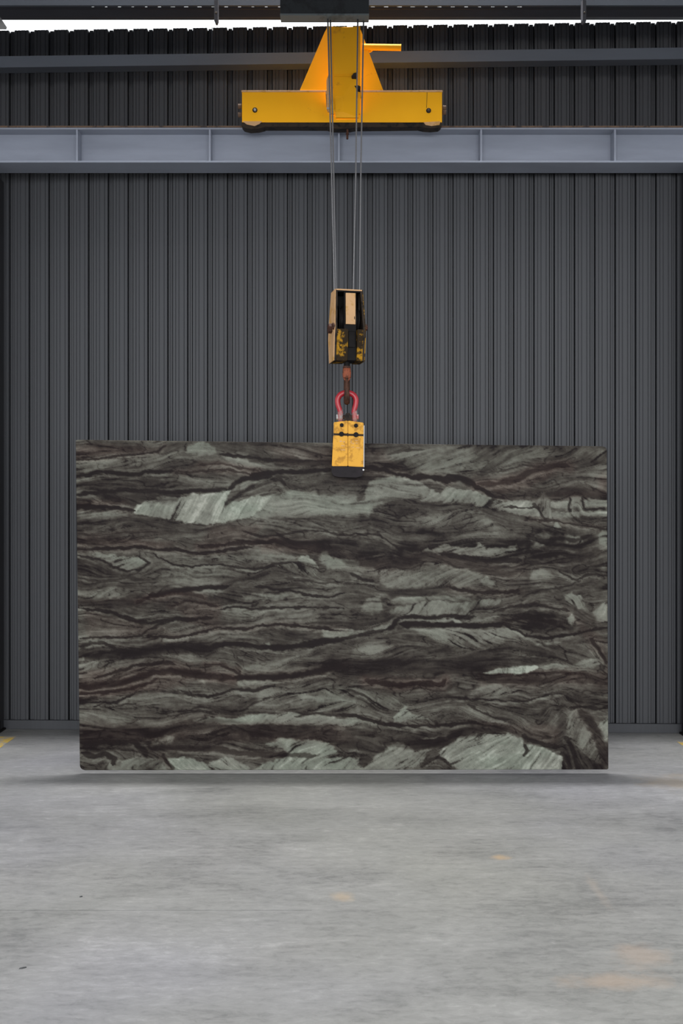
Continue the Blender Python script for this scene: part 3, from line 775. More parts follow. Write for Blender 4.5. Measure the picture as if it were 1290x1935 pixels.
# (quarter, width, strength, redness, points)
VEINS = [
 ('A', 5, .8, .3, [(5,125),(80,120),(150,115),(230,105),(330,92),(400,80),(440,60)]),
 ('A', 9, 1.0, 0, [(5,205),(70,195),(120,180),(200,185),(270,192),(320,192),(345,180),(420,178),(480,180)]),
 ('A', 5, .6, .5, [(480,180),(560,182),(700,170),(760,178),(850,192)]),
 ('A', 9, 1.0, 0, [(840,196),(960,182),(1080,184),(1160,178),(1235,168)]),
 ('A', 8, .9, 0, [(690,92),(760,104),(830,110),(900,120),(1000,125),(1100,128),(1225,130)]),
 ('A', 26, .8, 0, [(830,112),(900,122),(980,128),(1060,126)]),
 ('A', 16, .7, .3, [(1000,120),(1100,135),(1225,140)]),
 ('A', 10, .9, 0, [(5,290),(120,275),(260,268),(400,275),(520,278),(640,268),(740,265)]),
 ('A', 12, .95, 0, [(740,262),(765,238),(800,220),(850,208),(940,200)]),
 ('A', 30, .9, 0, [(120,290),(230,300),(330,300),(420,300),(500,296)]),
 ('A', 9, .95, .2, [(5,352),(60,355),(120,348),(200,350),(290,365)]),
 ('A', 5, .6, 0, [(5,432),(80,430),(150,425)]),
 ('A', 4, .4, .3, [(5,480),(120,482),(240,470),(400,470)]),
 ('A', 8, .9, .3, [(5,548),(100,552),(250,545),(330,540),(400,555),(480,550),(560,570),(640,568),(750,550),(860,538)]),
 ('A', 10, .8, .7, [(590,540),(700,530),(800,520),(880,515),(960,510),(1000,525)]),
 ('A', 20, .9, .3, [(960,512),(1020,525),(1100,532),(1170,545),(1240,560),(1290,578)]),
 ('A', 5, .7, 0, [(800,460),(850,475),(900,490),(1000,480),(1100,465),(1200,462),(1290,485)]),
 ('A', 5, .8, 0, [(380,575),(470,620),(560,640),(620,625),(700,625),(790,640),(860,650),(900,640),(980,620),(1060,612)]),
 ('A', 5, .8, 0, [(5,580),(60,590),(120,600),(190,635),(250,658),(320,642),(360,615),(300,580)]),
 ('A', 12, .95, 0, [(360,770),(450,755),(560,740),(650,730),(735,732)]),
 ('A', 8, .9, 0, [(860,730),(960,740),(1060,755),(1150,775),(1220,780),(1290,762)]),
 ('A', 6, .6, .7, [(300,800),(380,775),(470,765),(560,765),(620,782)]),
 ('A', 10, .7, 0, [(720,335),(765,305),(810,275),(860,248)]),
 ('A', 6, .5, .6, [(600,150),(700,140),(800,165),(880,178)]),
 ('A', 7, .7, 0, [(940,218),(985,222),(1010,245)]),
 ('A', 6, .5, 0, [(5,690),(120,700),(260,690),(340,700)]),
 ('A', 6, .5, 0, [(1000,690),(1100,700),(1200,715),(1290,705)]),
 ('B', 12, 1.0, .3, [(118,155),(200,165),(270,190),(350,207),(400,203),(450,203),(520,226)]),
 ('B', 14, 1.0, 0, [(340,200),(420,200),(480,212),(520,226)]),
 ('B', 15, 1.0, 0, [(500,204),(560,207),(600,222),(640,235)]),
 ('B', 9, .9, .3, [(600,225),(680,268),(720,290),(780,300)]),
 ('B', 14, .6, .8, [(645,235),(740,232),(830,212),(880,188),(920,165),(1000,150),(1080,150)]),
 ('B', 22, .65, .2, [(720,275),(800,282),(900,282),(1000,275),(1100,272),(1200,275),(1255,285)]),
 ('B', 5, .8, 0, [(770,340),(850,346),(915,345),(935,350)]),
 ('B', 8, .7, 0, [(905,325),(935,350),(950,385),(970,400),(1015,408)]),
 ('B', 6, .8, 0, [(1085,290),(1080,355),(1090,365)]),
 ('B', 6, .8, 0, [(1138,295),(1148,345),(1165,352),(1255,352)]),
 ('B', 5, .7, .1, [(0,475),(60,472),(130,468),(190,480),(240,510),(300,548)]),
 ('B', 24, .95, .3, [(0,572),(100,598),(200,612),(330,600),(400,572),(470,578),(560,602),(650,622),(760,640),(850,642)]),
 ('B', 18, .85, .1, [(850,605),(950,595),(1060,590),(1140,580),(1230,550)]),
 ('B', 12, .9, 0, [(470,556),(560,575),(650,592),(760,595),(850,590)]),
 ('B', 5, .6, 0, [(180,660),(195,635),(260,628),(340,632),(400,602),(480,594),(560,628),(620,628)]),
 ('B', 7, .8, 0, [(55,655),(110,685),(165,690)]),
 ('B', 18, .95, 0, [(180,715),(215,735),(250,748),(330,746),(420,732),(520,722)]),
 ('B', 10, .8, .3, [(520,722),(600,735),(700,745),(800,742),(850,738)]),
 ('B', 6, .7, 0, [(1030,640),(1060,660),(1110,685),(1170,660),(1255,665)]),
 ('B', 5, .6, 0, [(860,765),(950,735),(1040,720),(1130,690)]),
 ('B', 6, .7, .3, [(880,400),(1030,412),(1120,428),(1200,436),(1255,442)]),
 ('B', 9, .7, 0, [(880,480),(960,505),(1040,490),(1110,500),(1180,470)]),
 ('B', 6, .5, 0, [(230,95),(300,75),(400,70)]),
 ('B', 5, .5, 0, [(640,190),(740,178),(860,148),(960,150),(1060,130)]),
 ('C', 9, .9, 0, [(20,52),(150,60),(240,90),(300,110),(380,120),(430,105),(480,98),(560,105),(600,95),(660,100)]),
 ('C', 6, .8, 0, [(20,195),(100,190),(250,190),(320,180),(360,150),(410,125),(500,100)]),
 ('C', 5, .8, 0, [(690,55),(760,42),(850,50),(1000,45),(1120,45),(1290,48)]),
 ('C', 7, .9, .3, [(360,185),(500,185),(600,165),(690,140),(760,150),(850,145),(900,130),(1000,130),(1100,135),(1200,145),(1290,160)]),
 ('C', 24, 1.0, 0, [(20,262),(120,270),(240,268),(340,256),(450,235),(560,242),(640,240)]),
 ('C', 14, 1.0, 0, [(640,240),(720,218),(820,226),(900,236),(1000,240),(1100,226),(1200,206),(1290,196)]),
 ('C', 8, .8, 0, [(30,235),(80,212),(130,214),(200,235)]),
 ('C', 8, .8, .3, [(90,385),(180,360),(230,345),(280,325),(360,315),(430,305),(490,320)]),
 ('C', 15, .85, .8, [(20,430),(120,422),(210,405),(300,385),(380,355),(460,350),(560,360),(640,372),(760,384)]),
 ('C', 15, .95, .3, [(760,384),(900,380),(1050,370),(1180,350),(1240,330),(1290,318)]),
 ('C', 6, .7, .5, [(620,322),(700,318),(760,345),(792,366),(785,342)]),
 ('C', 9, .7, .8, [(20,460),(120,455),(230,440),(330,420),(400,390)]),
 ('C', 6, .9, 0, [(20,500),(100,500),(200,500),(240,480),(290,450)]),
 ('C', 4, .6, 0, [(170,522),(240,510),(300,505)]),
 ('C', 7, .8, 0, [(500,440),(570,465),(640,470),(700,460),(760,435),(850,440),(960,420)]),
 ('C', 30, .75, .3, [(30,650),(200,650),(300,645),(450,632),(560,608),(640,602),(750,606),(850,628),(1000,640),(1100,636),(1290,655)]),
 ('C', 14, .8, 0, [(30,690),(200,688),(290,690),(330,725),(350,755)]),
 ('C', 14, .6, .2, [(360,720),(500,715),(700,722),(800,742),(1000,748),(1150,755)]),
 ('C', 4, .6, 0, [(470,580),(540,540),(600,520),(660,525)]),
 ('C', 4, .5, 0, [(800,540),(860,500),(960,470),(1060,450)]),
 ('C', 6, .6, 0, [(1050,570),(1150,552),(1250,562),(1290,555)]),
 ('C', 6, .7, .6, [(460,40),(540,15),(620,20),(690,45)]),
 ('C', 20, .7, .1, [(20,15),(120,25),(220,25),(290,30)]),
 ('C', 12, .8, 0, [(40,740),(100,760),(150,745),(195,770),(185,800)]),
 ('C', 10, .6, .3, [(420,745),(450,790),(480,822)]),
 ('D', 10, .9, 0, [(0,190),(100,175),(200,155),(250,135),(265,110),(290,95),(350,90),(430,95),(500,82),(580,90),(640,90)]),
 ('D', 14, 1.0, 0, [(285,125),(400,122),(500,125),(600,130),(700,130),(770,125)]),
 ('D', 7, .9, 0, [(770,125),(830,150),(880,175),(960,190),(1050,180),(1130,160),(1255,140)]),
 ('D', 34, .85, 0, [(0,345),(120,335),(240,315),(360,315),(480,320),(600,308),(700,298)]),
 ('D', 18, .75, 0, [(700,298),(800,305),(900,298),(960,285)]),
 ('D', 24, .75, .1, [(0,372),(120,368),(200,352),(400,352),(560,345),(680,342)]),
 ('D', 12, .8, .9, [(120,385),(200,400),(280,408),(370,400),(480,405),(500,382)]),
 ('D', 18, .7, .5, [(680,380),(830,382),(950,385),(1060,372),(1255,390)]),
 ('D', 5, .8, 0, [(520,465),(600,470),(700,478),(800,484),(900,480),(940,462),(1000,445)]),
 ('D', 8, .85, .1, [(0,548),(60,550),(130,565),(220,592),(330,597),(450,600),(560,590),(640,582)]),
 ('D', 20, .85, .1, [(0,640),(80,632),(180,652),(260,682),(340,690),(420,684),(510,676),(540,645),(600,630),(760,622)]),
 ('D', 26, .8, 0, [(0,690),(80,680),(160,700),(220,706)]),
 ('D', 22, .6, 0, [(1045,500),(1050,560),(1035,640),(1030,690)]),
 ('D', 20, .85, .2, [(1125,530),(1175,570),(1215,650),(1240,710),(1262,760)]),
 ('D', 9, .9, 0, [(870,690),(884,712),(866,742)]),
 ('D', 12, .8, 0, [(860,640),(880,665),(960,690),(1030,695)]),
 ('D', 7, .8, 0, [(1080,512),(1150,515),(1255,520)]),
 ('D', 9, .7, .1, [(740,60),(820,40),(920,30),(1010,50),(1080,60)]),
 ('D', 9, .7, .2, [(780,110),(860,90),(950,100),(1040,130),(1060,150)]),
 ('D', 9, .6, 0, [(880,60),(960,80),(1010,110),(960,140),(890,130)]),
 ('D', 24, .75, .1, [(1110,60),(1140,90),(1180,120),(1180,145),(1120,165)]),
 ('D', 8, .7, .2, [(1180,190),(1230,260),(1255,310)]),
 ('D', 10, .7, 0, [(1060,650),(1090,690),(1110,760),(1130,805)]),
 ('D', 10, .7, 0, [(1040,720),(1070,760),(1090,805)]),
 ('D', 5, .6, 0, [(600,500),(660,530),(720,560),(800,575)]),
 ('D', 8, .6, 0, [(380,790),(430,755),(470,745),(520,780)]),
 ('D', 6, .6, 0, [(0,445),(60,435),(120,455),(160,490)]),
 ('D', 6, .5, .6, [(700,375),(780,360),(900,355),(1050,350),(1150,360)]),
]
# pale or dark lenses: (quarter, tone shift, feather px, streak, points); streak: 0 follow strata, else angle in degrees
LENS = [
 ('A', .50, 3, 60, [(290,382),(300,345),(330,325),(400,305),(500,302),(560,282),(640,290),(700,272),(745,270),(725,320),(790,320),(850,290),(900,300),(960,290),(850,395),(780,412),(650,432),(500,420),(400,398)]),
 ('A', .33, 8, 0, [(850,330),(960,285),(1060,270),(1150,290),(1290,300),(1290,395),(1000,395),(850,405)]),
 ('A', .30, 5, 0, [(5,375),(150,375),(280,385),(240,400),(120,405),(5,400)]),
 ('A', .28, 4, 0, [(530,85),(550,55),(600,40),(650,45),(675,65),(680,95),(600,100)]),
 ('A', .36, 5, 30, [(70,575),(200,580),(290,585),(345,615),(310,640),(250,652),(200,636),(130,600)]),
 ('A', .50, 3, 0, [(1060,605),(1090,582),(1115,580),(1160,620),(1163,640),(1110,625)]),
 ('A', .36, 5, 0, [(1165,605),(1190,560),(1215,560),(1240,590),(1290,600),(1290,640),(1210,645)]),
 ('A', .25, 4, 0, [(700,95),(780,108),(840,132),(960,140),(965,158),(860,160),(780,150),(720,120)]),
 ('A', .30, 4, 0, [(790,275),(800,240),(850,218),(940,212),(900,232),(850,240),(820,275)]),
 ('A', .18, 6, 0, [(320,202),(360,184),(440,190),(560,205),(740,240),(740,255),(600,240),(400,215)]),
 ('A', .22, 7, 20, [(60,770),(200,742),(290,745),(220,780),(90,795)]),
 ('A', .30, 4, 0, [(540,765),(620,742),(720,748),(690,770),(620,782)]),
 ('A', .30, 5, 0, [(790,775),(900,768),(1040,770),(1000,792),(820,795)]),
 ('A', .16, 8, 15, [(5,135),(150,125),(380,100),(520,90),(300,150),(200,170),(5,185)]),
 ('A', .13, 8, 0, [(420,660),(600,650),(720,630),(850,660),(700,720),(500,740),(380,720)]),
 ('A', .16, 6, -50, [(940,625),(1050,620),(1160,650),(1180,690),(1080,670)]),
 ('A', .12, 8, 0, [(850,420),(1290,400),(1290,455),(1100,455),(880,470)]),
 ('A', -.12, 14, 0, [(5,240),(400,250),(500,290),(290,360),(5,345)]),
 ('A', -.06, 8, 0, [(5,485),(400,500),(560,520),(480,545),(5,545)]),
 ('A', -.08, 10, 0, [(5,60),(150,55),(420,70),(300,95),(5,118)]),
 ('A', -.12, 10, 0, [(880,500),(1180,470),(1290,480),(1290,575),(1100,550),(900,540)]),
 ('A', .18, 6, -10, [(430,590),(640,580),(860,575),(1050,575),(1050,605),(800,610),(600,605)]),
 ('B', .38, 4, 0, [(-10,310),(60,318),(120,315),(125,265),(150,220),(200,207),(280,200),(340,215),(400,235),(430,262),(400,300),(250,312),(160,340),(140,388),(60,360),(-10,360)]),
 ('B', .44, 4, 40, [(430,262),(470,285),(520,250),(560,255),(640,268),(700,300),(780,315),(930,318),(945,375),(1000,400),(850,380),(700,345),(560,325),(380,315)]),
 ('B', .42, 4, 0, [(970,312),(1080,312),(1090,345),(1000,345)]),
 ('B', .42, 4, 0, [(1145,308),(1258,312),(1258,342),(1160,345)]),
 ('B', .36, 4, 0, [(960,360),(1258,362),(1258,385),(1100,390),(1000,398)]),
 ('B', .22, 4, 90, [(930,310),(960,270),(985,300),(1010,410),(1000,430),(960,380)]),
 ('B', .22, 4, 0, [(1085,292),(1135,290),(1140,370),(1090,372)]),
 ('B', .36, 3, 10, [(420,560),(450,528),(490,513),(540,530),(640,535),(655,512),(668,508),(690,535),(790,535),(835,515),(830,552),(770,572),(690,585),(600,570),(500,556)]),
 ('B', .52, 2, 0, [(392,548),(420,538),(450,550),(470,562),(420,565)]),
 ('B', .17, 5, 30, [(190,690),(195,645),(270,632),(350,645),(420,607),(480,600),(560,635),(640,640),(700,690),(560,722),(480,705),(380,728),(250,738)]),
 ('B', .36, 3, 0, [(655,690),(690,668),(735,695),(720,720),(680,712)]),
 ('B', .20, 6, 0, [(885,705),(900,640),(960,628),(1010,670),(930,720)]),
 ('B', .34, 3, 0, [(880,592),(960,584),(1060,570),(1065,582),(960,598)]),
 ('B', .32, 3, 0, [(660,628),(760,634),(850,630),(800,646)]),
 ('B', .24, 5, 0, [(890,480),(960,455),(1010,465),(970,500),(900,510)]),
 ('B', .26, 4, 0, [(890,535),(920,512),(965,520),(950,540)]),
 ('B', .26, 4, 60, [(1040,500),(1080,470),(1130,480),(1150,510),(1090,520)]),
 ('B', .28, 4, -30, [(200,785),(300,765),(500,757),(640,775),(680,800),(200,800)]),
 ('B', .32, 4, -50, [(1060,760),(1090,740),(1130,790),(1080,800)]),
 ('B', .50, 2, 0, [(1008,440),(1014,420),(1026,418),(1032,442)]),
 ('B', .12, 12, 25, [(200,110),(320,85),(420,65),(640,55),(900,60),(1250,70),(1250,120),(900,120),(640,185),(520,195),(350,180)]),
 ('B', .14, 8, 20, [(340,400),(520,370),(640,350),(760,450),(740,465),(620,400),(450,440)]),
 ('B', .12, 8, 0, [(800,235),(900,215),(1200,215),(1250,235),(1250,260),(1000,250),(860,262)]),
 ('B', .30, 3, 0, [(1200,470),(1255,450),(1258,530),(1230,510)]),
 ('B', .22, 4, 0, [(1215,640),(1240,605),(1255,640),(1240,655)]),
 ('B', .12, 6, 10, [(0,590),(90,610),(190,640),(180,690),(60,650),(0,625)]),
 ('B', -.22, 12, 0, [(300,480),(400,440),(500,480),(560,490),(700,500),(840,490),(870,470),(880,520),(860,605),(700,600),(560,580),(480,560),(400,560),(330,595),(180,595),(0,570),(120,540),(260,550)]),
 ('B', -.22, 10, 0, [(850,470),(940,440),(1060,440),(1180,470),(1230,540),(1180,580),(1060,590),(860,600)]),
 ('B', -.10, 12, 0, [(0,60),(220,70),(380,190),(250,175),(0,150)]),
 ('C', .45, 3, 35, [(570,592),(640,572),(760,570),(830,563),(900,552),(980,558),(1060,545),(1100,563),(1200,568),(1290,588),(1290,612),(1000,600),(840,604),(700,598)]),
 ('C', .46, 3, -45, [(440,768),(520,755),(580,768),(640,800),(660,828),(480,828)]),
 ('C', .36, 3, -40, [(640,795),(700,760),(760,763),(840,812),(840,828),(680,828)]),
 ('C', .40, 4, 35, [(850,828),(900,792),(1000,765),(1010,730),(900,700),(1000,668),(1080,680),(1160,678),(1240,710),(1262,742),(1200,760),(1290,768),(1290,828)]),
 ('C', .20, 6, 35, [(180,825),(250,770),(300,758),(420,780),(440,825)]),
 ('C', .25, 4, 30, [(370,682),(430,660),(490,658),(470,690),(390,697)]),
 ('C', .14, 8, -25, [(20,510),(150,515),(290,560),(270,600),(20,602)]),
 ('C', .42, 3, 0, [(1015,460),(1080,458),(1190,482),(1190,500),(1100,492)]),
 ('C', .13, 8, 0, [(700,60),(800,55),(1100,58),(1180,110),(900,122),(720,110)]),
 ('C', .36, 3, 0, [(1180,150),(1225,162),(1290,165),(1290,190),(1190,197)]),
 ('C', .28, 4, 0, [(425,200),(480,188),(550,190),(540,212),(430,218)]),
 ('C', .34, 3, 0, [(780,395),(880,394),(1000,402),(880,416),(790,420)]),
 ('C', .30, 3, 0, [(580,392),(600,384),(635,388),(625,402)]),
 ('C', .14, 6, 0, [(795,340),(880,305),(1000,315),(1180,345),(1000,365),(800,372)]),
 ('C', .18, 4, 0, [(420,142),(600,122),(645,132),(560,155),(430,168)]),
 ('C', .16, 10, 15, [(900,425),(1200,400),(1290,430),(1290,540),(1040,545),(860,525)]),
 ('C', .20, 4, 0, [(100,95),(240,98),(290,120),(200,110)]),
 ('C', .20, 4, 0, [(30,205),(90,198),(180,205),(80,225)]),
 ('C', .14, 6, 0, [(560,480),(700,490),(800,515),(640,505)]),
 ('C', .30, 2, 0, [(30,285),(40,282),(46,305),(36,306)]),
 ('C', .10, 8, 10, [(30,320),(200,300),(250,330),(100,380),(30,390)]),
 ('C', .30, 3, 0, [(910,215),(930,210),(945,230),(920,232)]),
 ('C', -.20, 12, 0, [(20,225),(200,235),(440,205),(650,210),(640,250),(440,258),(200,285),(20,290)]),
 ('C', -.10, 10, 0, [(20,620),(300,615),(560,600),(900,625),(1290,645),(1290,680),(900,670),(500,700),(360,740),(20,700)]),
 ('C', -.12, 8, 0, [(40,705),(200,705),(215,760),(190,795),(110,822),(40,812)]),
 ('C', -.10, 10, 0, [(700,180),(1000,150),(1100,170),(1150,215),(1000,235),(800,215)]),
 ('D', .50, 3, 38, [(500,700),(530,672),(560,650),(700,638),(800,638),(860,662),(866,690),(895,688),(960,700),(1030,745),(1035,810),(560,810),(520,775),(470,730)]),
 ('D', .36, 4, 38, [(120,800),(180,740),(225,695),(260,685),(320,692),(350,720),(425,712),(410,740),(360,785),(300,812),(0,812),(60,775)]),
 ('D', .62, 2, 90, [(670,346),(700,338),(740,332),(800,322),(830,330),(860,318),(890,325),(915,316),(930,330),(850,354),(740,356)]),
 ('D', .34, 3, 0, [(940,330),(1000,315),(1080,314),(1060,326),(960,342)]),
 ('D', .30, 4, 20, [(1080,318),(1140,290),(1205,288),(1230,312),(1190,330)]),
 ('D', .44, 3, 40, [(255,582),(270,548),(305,508),(325,522),(345,540),(400,555),(432,580),(360,568),(310,582)]),
 ('D', .50, 2, 0, [(375,112),(430,98),(540,95),(605,118),(540,120),(440,108)]),
 ('D', .20, 6, -25, [(340,150),(500,138),(600,142),(640,160),(800,138),(930,187),(800,192),(700,240),(560,250),(400,180)]),
 ('D', .32, 4, 55, [(200,62),(400,15),(560,18),(780,0),(745,28),(660,35),(590,85),(420,86),(300,80)]),
 ('D', .26, 4, 0, [(90,82),(120,10),(190,-10),(205,60),(150,85)]),
 ('D', .34, 3, 0, [(0,152),(100,150),(245,122),(225,148),(100,168),(0,182)]),
 ('D', .14, 8, 0, [(60,235),(160,215),(240,232),(330,222),(470,282),(240,292),(60,275)]),
 ('D', .22, 6, 20, [(600,452),(680,400),(760,405),(850,430),(840,458),(700,468)]),
 ('D', .30, 3, 0, [(600,480),(700,486),(830,492),(930,476),(985,450),(1070,452),(990,474),(900,494),(760,498)]),
 ('D', .10, 10, 0, [(600,495),(920,495),(980,475),(1040,480),(980,560),(800,560),(640,530)]),
 ('D', .28, 4, 60, [(1190,65),(1255,15),(1258,105),(1205,100)]),
 ('D', .36, 3, 90, [(1070,95),(1095,72),(1112,100),(1090,132)]),
 ('D', .28, 4, -60, [(1070,10),(1130,-8),(1172,60),(1125,62)]),
 ('D', .28, 3, 0, [(915,216),(980,206),(1052,206),(1040,218),(960,222)]),
 ('D', .40, 3, 40, [(1205,600),(1258,565),(1258,700),(1235,660)]),
 ('D', .50, 2, 90, [(1027,742),(1038,740),(1048,802),(1034,806)]),
 ('D', .14, 8, -35, [(0,422),(120,430),(260,470),(340,525),(200,512),(0,462)]),
 ('D', .14, 6, 0, [(0,558),(100,566),(240,602),(400,612),(350,630),(150,606),(0,600)]),
 ('D', .40, 2, 0, [(380,660),(465,648),(452,656),(390,666)]),
 ('D', .16, 5, 60, [(1065,540),(1105,520),(1150,600),(1195,670),(1235,775),(1180,760),(1110,690),(1070,630)]),
 ('D', -.16, 10, 0, [(740,40),(900,20),(1050,40),(1110,100),(1100,150),(960,185),(850,130),(760,110)]),
 ('D', -.16, 14, 0, [(0,300),(240,290),(560,300),(760,285),(900,300),(660,350),(200,370),(0,380)]),
 ('D', -.16, 10, 0, [(250,680),(420,640),(540,605),(760,600),(1000,640),(1020,690),(880,640),(600,625),(520,690),(400,695)]),
 ('D', -.14, 10, 0, [(0,650),(100,640),(230,700),(160,735),(0,720)]),
 ('D', -.12, 10, 60, [(960,520),(1050,500),(1040,640),(940,600)]),
 ('D', -.10, 6, -60, [(1040,720),(1080,650),(1130,720),(1240,805),(1050,805)]),
]
# reddish-brown clouds of the stone
REDS = [('A', .55, [(5,485),(250,490),(500,520),(420,545),(5,545)]), ('A', .6, [(5,55),(200,55),(420,75),(250,100),(5,118)]), ('A', .5, [(5,310),(240,320),(280,345),(5,345)]),
        ('A', .6, [(560,150),(900,170),(900,195),(700,185)]), ('A', .6, [(860,500),(1180,520),(1180,575),(900,560)]), ('A', .4, [(900,60),(1230,60),(1230,150),(1000,120)]),
        ('A', .4, [(650,440),(900,430),(860,510),(600,530)]), ('B', .4, [(-5,60),(200,70),(330,190),(-5,230)]), ('B', .6, [(640,250),(900,170),(1080,150),(900,260),(740,285)]),
        ('B', .45, [(1000,270),(1258,250),(1258,300),(1000,300)]), ('B', .5, [(1200,200),(1258,180),(1258,290),(1220,290)]), ('C', .5, [(20,350),(480,300),(760,360),(400,440),(20,470)]),
        ('C', .4, [(30,620),(1290,610),(1290,690),(30,690)]), ('C', .4, [(440,10),(700,10),(700,170),(560,120)]), ('D', .6, [(80,370),(520,375),(520,420),(100,410)]),
        ('D', .5, [(680,360),(1258,340),(1258,400),(700,400)]), ('D', .4, [(600,580),(1040,600),(1030,700),(880,650)]), ('D', .4, [(1060,40),(1258,200),(1258,320),(1150,200)]),
        ('A', .35, [(5,790),(500,770),(640,800),(5,809)]), ('C', .35, [(60,60),(300,110),(500,170),(60,190)])]

TL, TR, BR, BL = (143.0, 831.0), (1146.0, 843.5), (1149.0, 1454.0), (151.0, 1455.5)
STEP = 1.5
NX, NY = int(1004 / STEP), int(624 / STEP)
gx, gy = np.meshgrid(np.arange(NX + 1) / NX, np.arange(NY + 1) / NY)
U = gx * 1004.0; V = gy * 624.0      # flat slab coordinates in photograph pixels
# outline with rounded corners (row by row inset)
LX = TL[0] + (BL[0] - TL[0]) * gy; RX = TR[0] + (BR[0] - TR[0]) * gy


def inset(r, dist):
    d = np.clip(dist, 0, r)
    return r - np.sqrt(np.maximum(r * r - (r - d) ** 2, 0))


LX = LX + np.where(gy > 0.5, inset(10.0, (1 - gy) * 624), inset(2.5, gy * 624))
RX = RX - np.where(gy > 0.5, inset(2.5, (1 - gy) * 624), inset(8.0, gy * 624))
PX = LX + (RX - LX) * gx
TY = TL[1] + (TR[1] - TL[1]) * (PX - TL[0]) / (TR[0] - TL[0])
BY = BL[1] + (BR[1] - BL[1]) * (PX - BL[0]) / (BR[0] - BL[0])
PY = TY + (BY - TY) * gy

rng = np.random.default_rng(7)


def vnoise(x, y, seed):
    r = np.random.default_rng(seed)
    tab = r.random((128, 128))
    xi = np.floor(x).astype(int); yi = np.floor(y).astype(int)
    fx = x - xi; fy = y - yi
    fx = fx * fx * (3 - 2 * fx); fy = fy * fy * (3 - 2 * fy)
    g = lambda a, b: tab[b % 128, a % 128]
    return (g(xi, yi) * (1 - fx) + g(xi + 1, yi) * fx) * (1 - fy) + (g(xi, yi + 1) * (1 - fx) + g(xi + 1, yi + 1) * fx) * fy


def fbm(x, y, seed, oct=4, gain=0.5):
    s = 0; a = 1; t_ = 0
    for i in range(oct):
        s = s + a * vnoise(x * 2 ** i + 17 * i, y * 2 ** i + 31 * i, seed + i); t_ += a; a *= gain
    return s / t_ - 0.5


# jittered sampling position: ragged natural outlines
WX = PX + 12 * fbm(PX / 26, PY / 12, 3, 4) + 5 * fbm(PX / 5, PY / 5, 13, 2)
WY = PY + 8 * fbm(PX / 26, PY / 14, 5, 4) + 5 * fbm(PX / 6, PY / 5, 15, 2)
WX1 = PX + 5 * fbm(PX / 14, PY / 9, 23, 3)
WY1 = PY + 7 * fbm(PX / 14, PY / 9, 25, 4) + 2.2 * fbm(PX / 5, PY / 5, 27, 2)


def cpts(q, pts):
    ox, oy, s = Q[q]
    return np.array([(ox + x / s, oy + y / s) for x, y in pts], float)


def seg_dist(X, Y, pts, closed=False):
    best = np.full(X.shape, 1e9); tx = np.zeros(X.shape); ty = np.zeros(X.shape); par = np.zeros(X.shape); sgn = np.zeros(X.shape)
    n = len(pts) if closed else len(pts) - 1
    for i in range(n):
        a = pts[i]; b = pts[(i + 1) % len(pts)]
        d = b - a; L = math.hypot(*d) + 1e-9
        t_ = np.clip(((X - a[0]) * d[0] + (Y - a[1]) * d[1]) / (L * L), 0, 1)
        ex = X - (a[0] + t_ * d[0]); ey = Y - (a[1] + t_ * d[1])
        dd = np.hypot(ex, ey)
        m = dd < best
        best = np.where(m, dd, best)
        tx = np.where(m, d[0] / L, tx); ty = np.where(m, d[1] / L, ty)
        par = np.where(m, (i + t_) / n, par); sgn = np.where(m, ey, sgn)
    return best, tx, ty, par, sgn


def inside(X, Y, pts):
    c = np.zeros(X.shape, bool)
    n = len(pts)
    for i in range(n):
        x0, y0 = pts[i]; x1, y1 = pts[(i + 1) % n]
        if y0 == y1: continue
        c ^= ((y0 > Y) != (y1 > Y)) & (X < (x1 - x0) * (Y - y0) / (y1 - y0) + x0)
    return c


def window(pts, pad):
    """slice of the grid that can be touched by these points"""
    x0, y0 = pts.min(0) - pad; x1, y1 = pts.max(0) + pad
    i0 = max(0, int((x0 - 143) / 1006 * NX) - 8); i1 = min(NX + 1, int((x1 - 143) / 1003 * NX) + 9)
    j0 = max(0, int((y0 - 845) / 612 * NY) - 8); j1 = min(NY + 1, int((y1 - 830) / 612 * NY) + 9)
    return (slice(j0, max(j1, j0 + 1)), slice(i0, max(i1, i0 + 1)))


sm = lambda x: np.clip(x, 0, 1) ** 2 * (3 - 2 * np.clip(x, 0, 1))
shape = PX.shape
fx = np.full(shape, 1.0); fy = 0.10 * fbm(PX / 160, PY / 60, 41, 2) * 4
vein = np.zeros(shape); red = np.zeros(shape); rim = np.zeros(shape); lens = np.zeros(shape); hard = np.zeros(shape)
for q, w, k, rd, pts in VEINS:
    p = cpts(q, pts); W = w / 2.5
    s = window(p, 40)
    d, tx, ty, par, sg = seg_dist(WX1[s], WY1[s], p)
    wv = W * (0.55 + 0.9 * (fbm(PX[s] / 22, PY[s] / 22, 61, 3) + 0.5)) * np.clip(np.minimum(par, 1 - par) * 14 + 0.35, 0, 1)
    core = sm((1.22 - d / np.maximum(wv, 0.75)) * 1.7) if W < 6 else sm(1.5 - d / wv)
    if W > 6.5: k = k * 0.72; core = core * np.clip(0.72 + 1.1 * fbm(PX[s] / 30, PY[s] / 4.5, 171, 3), 0, 1.15)
    vein[s] = np.maximum(vein[s], core * k)
    red[s] = np.maximum(red[s], rd * np.exp(-(d / (W * 1.6 + 3)) ** 2))
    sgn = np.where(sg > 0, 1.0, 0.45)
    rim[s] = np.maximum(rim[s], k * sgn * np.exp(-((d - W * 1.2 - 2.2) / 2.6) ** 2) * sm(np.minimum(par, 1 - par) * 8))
    g_ = 3.0 * np.exp(-(d / 16) ** 2)
    flip = np.where(tx < 0, -1.0, 1.0)
    fx[s] += g_ * tx * flip; fy[s] += g_ * ty * flip
stk = np.zeros(shape)
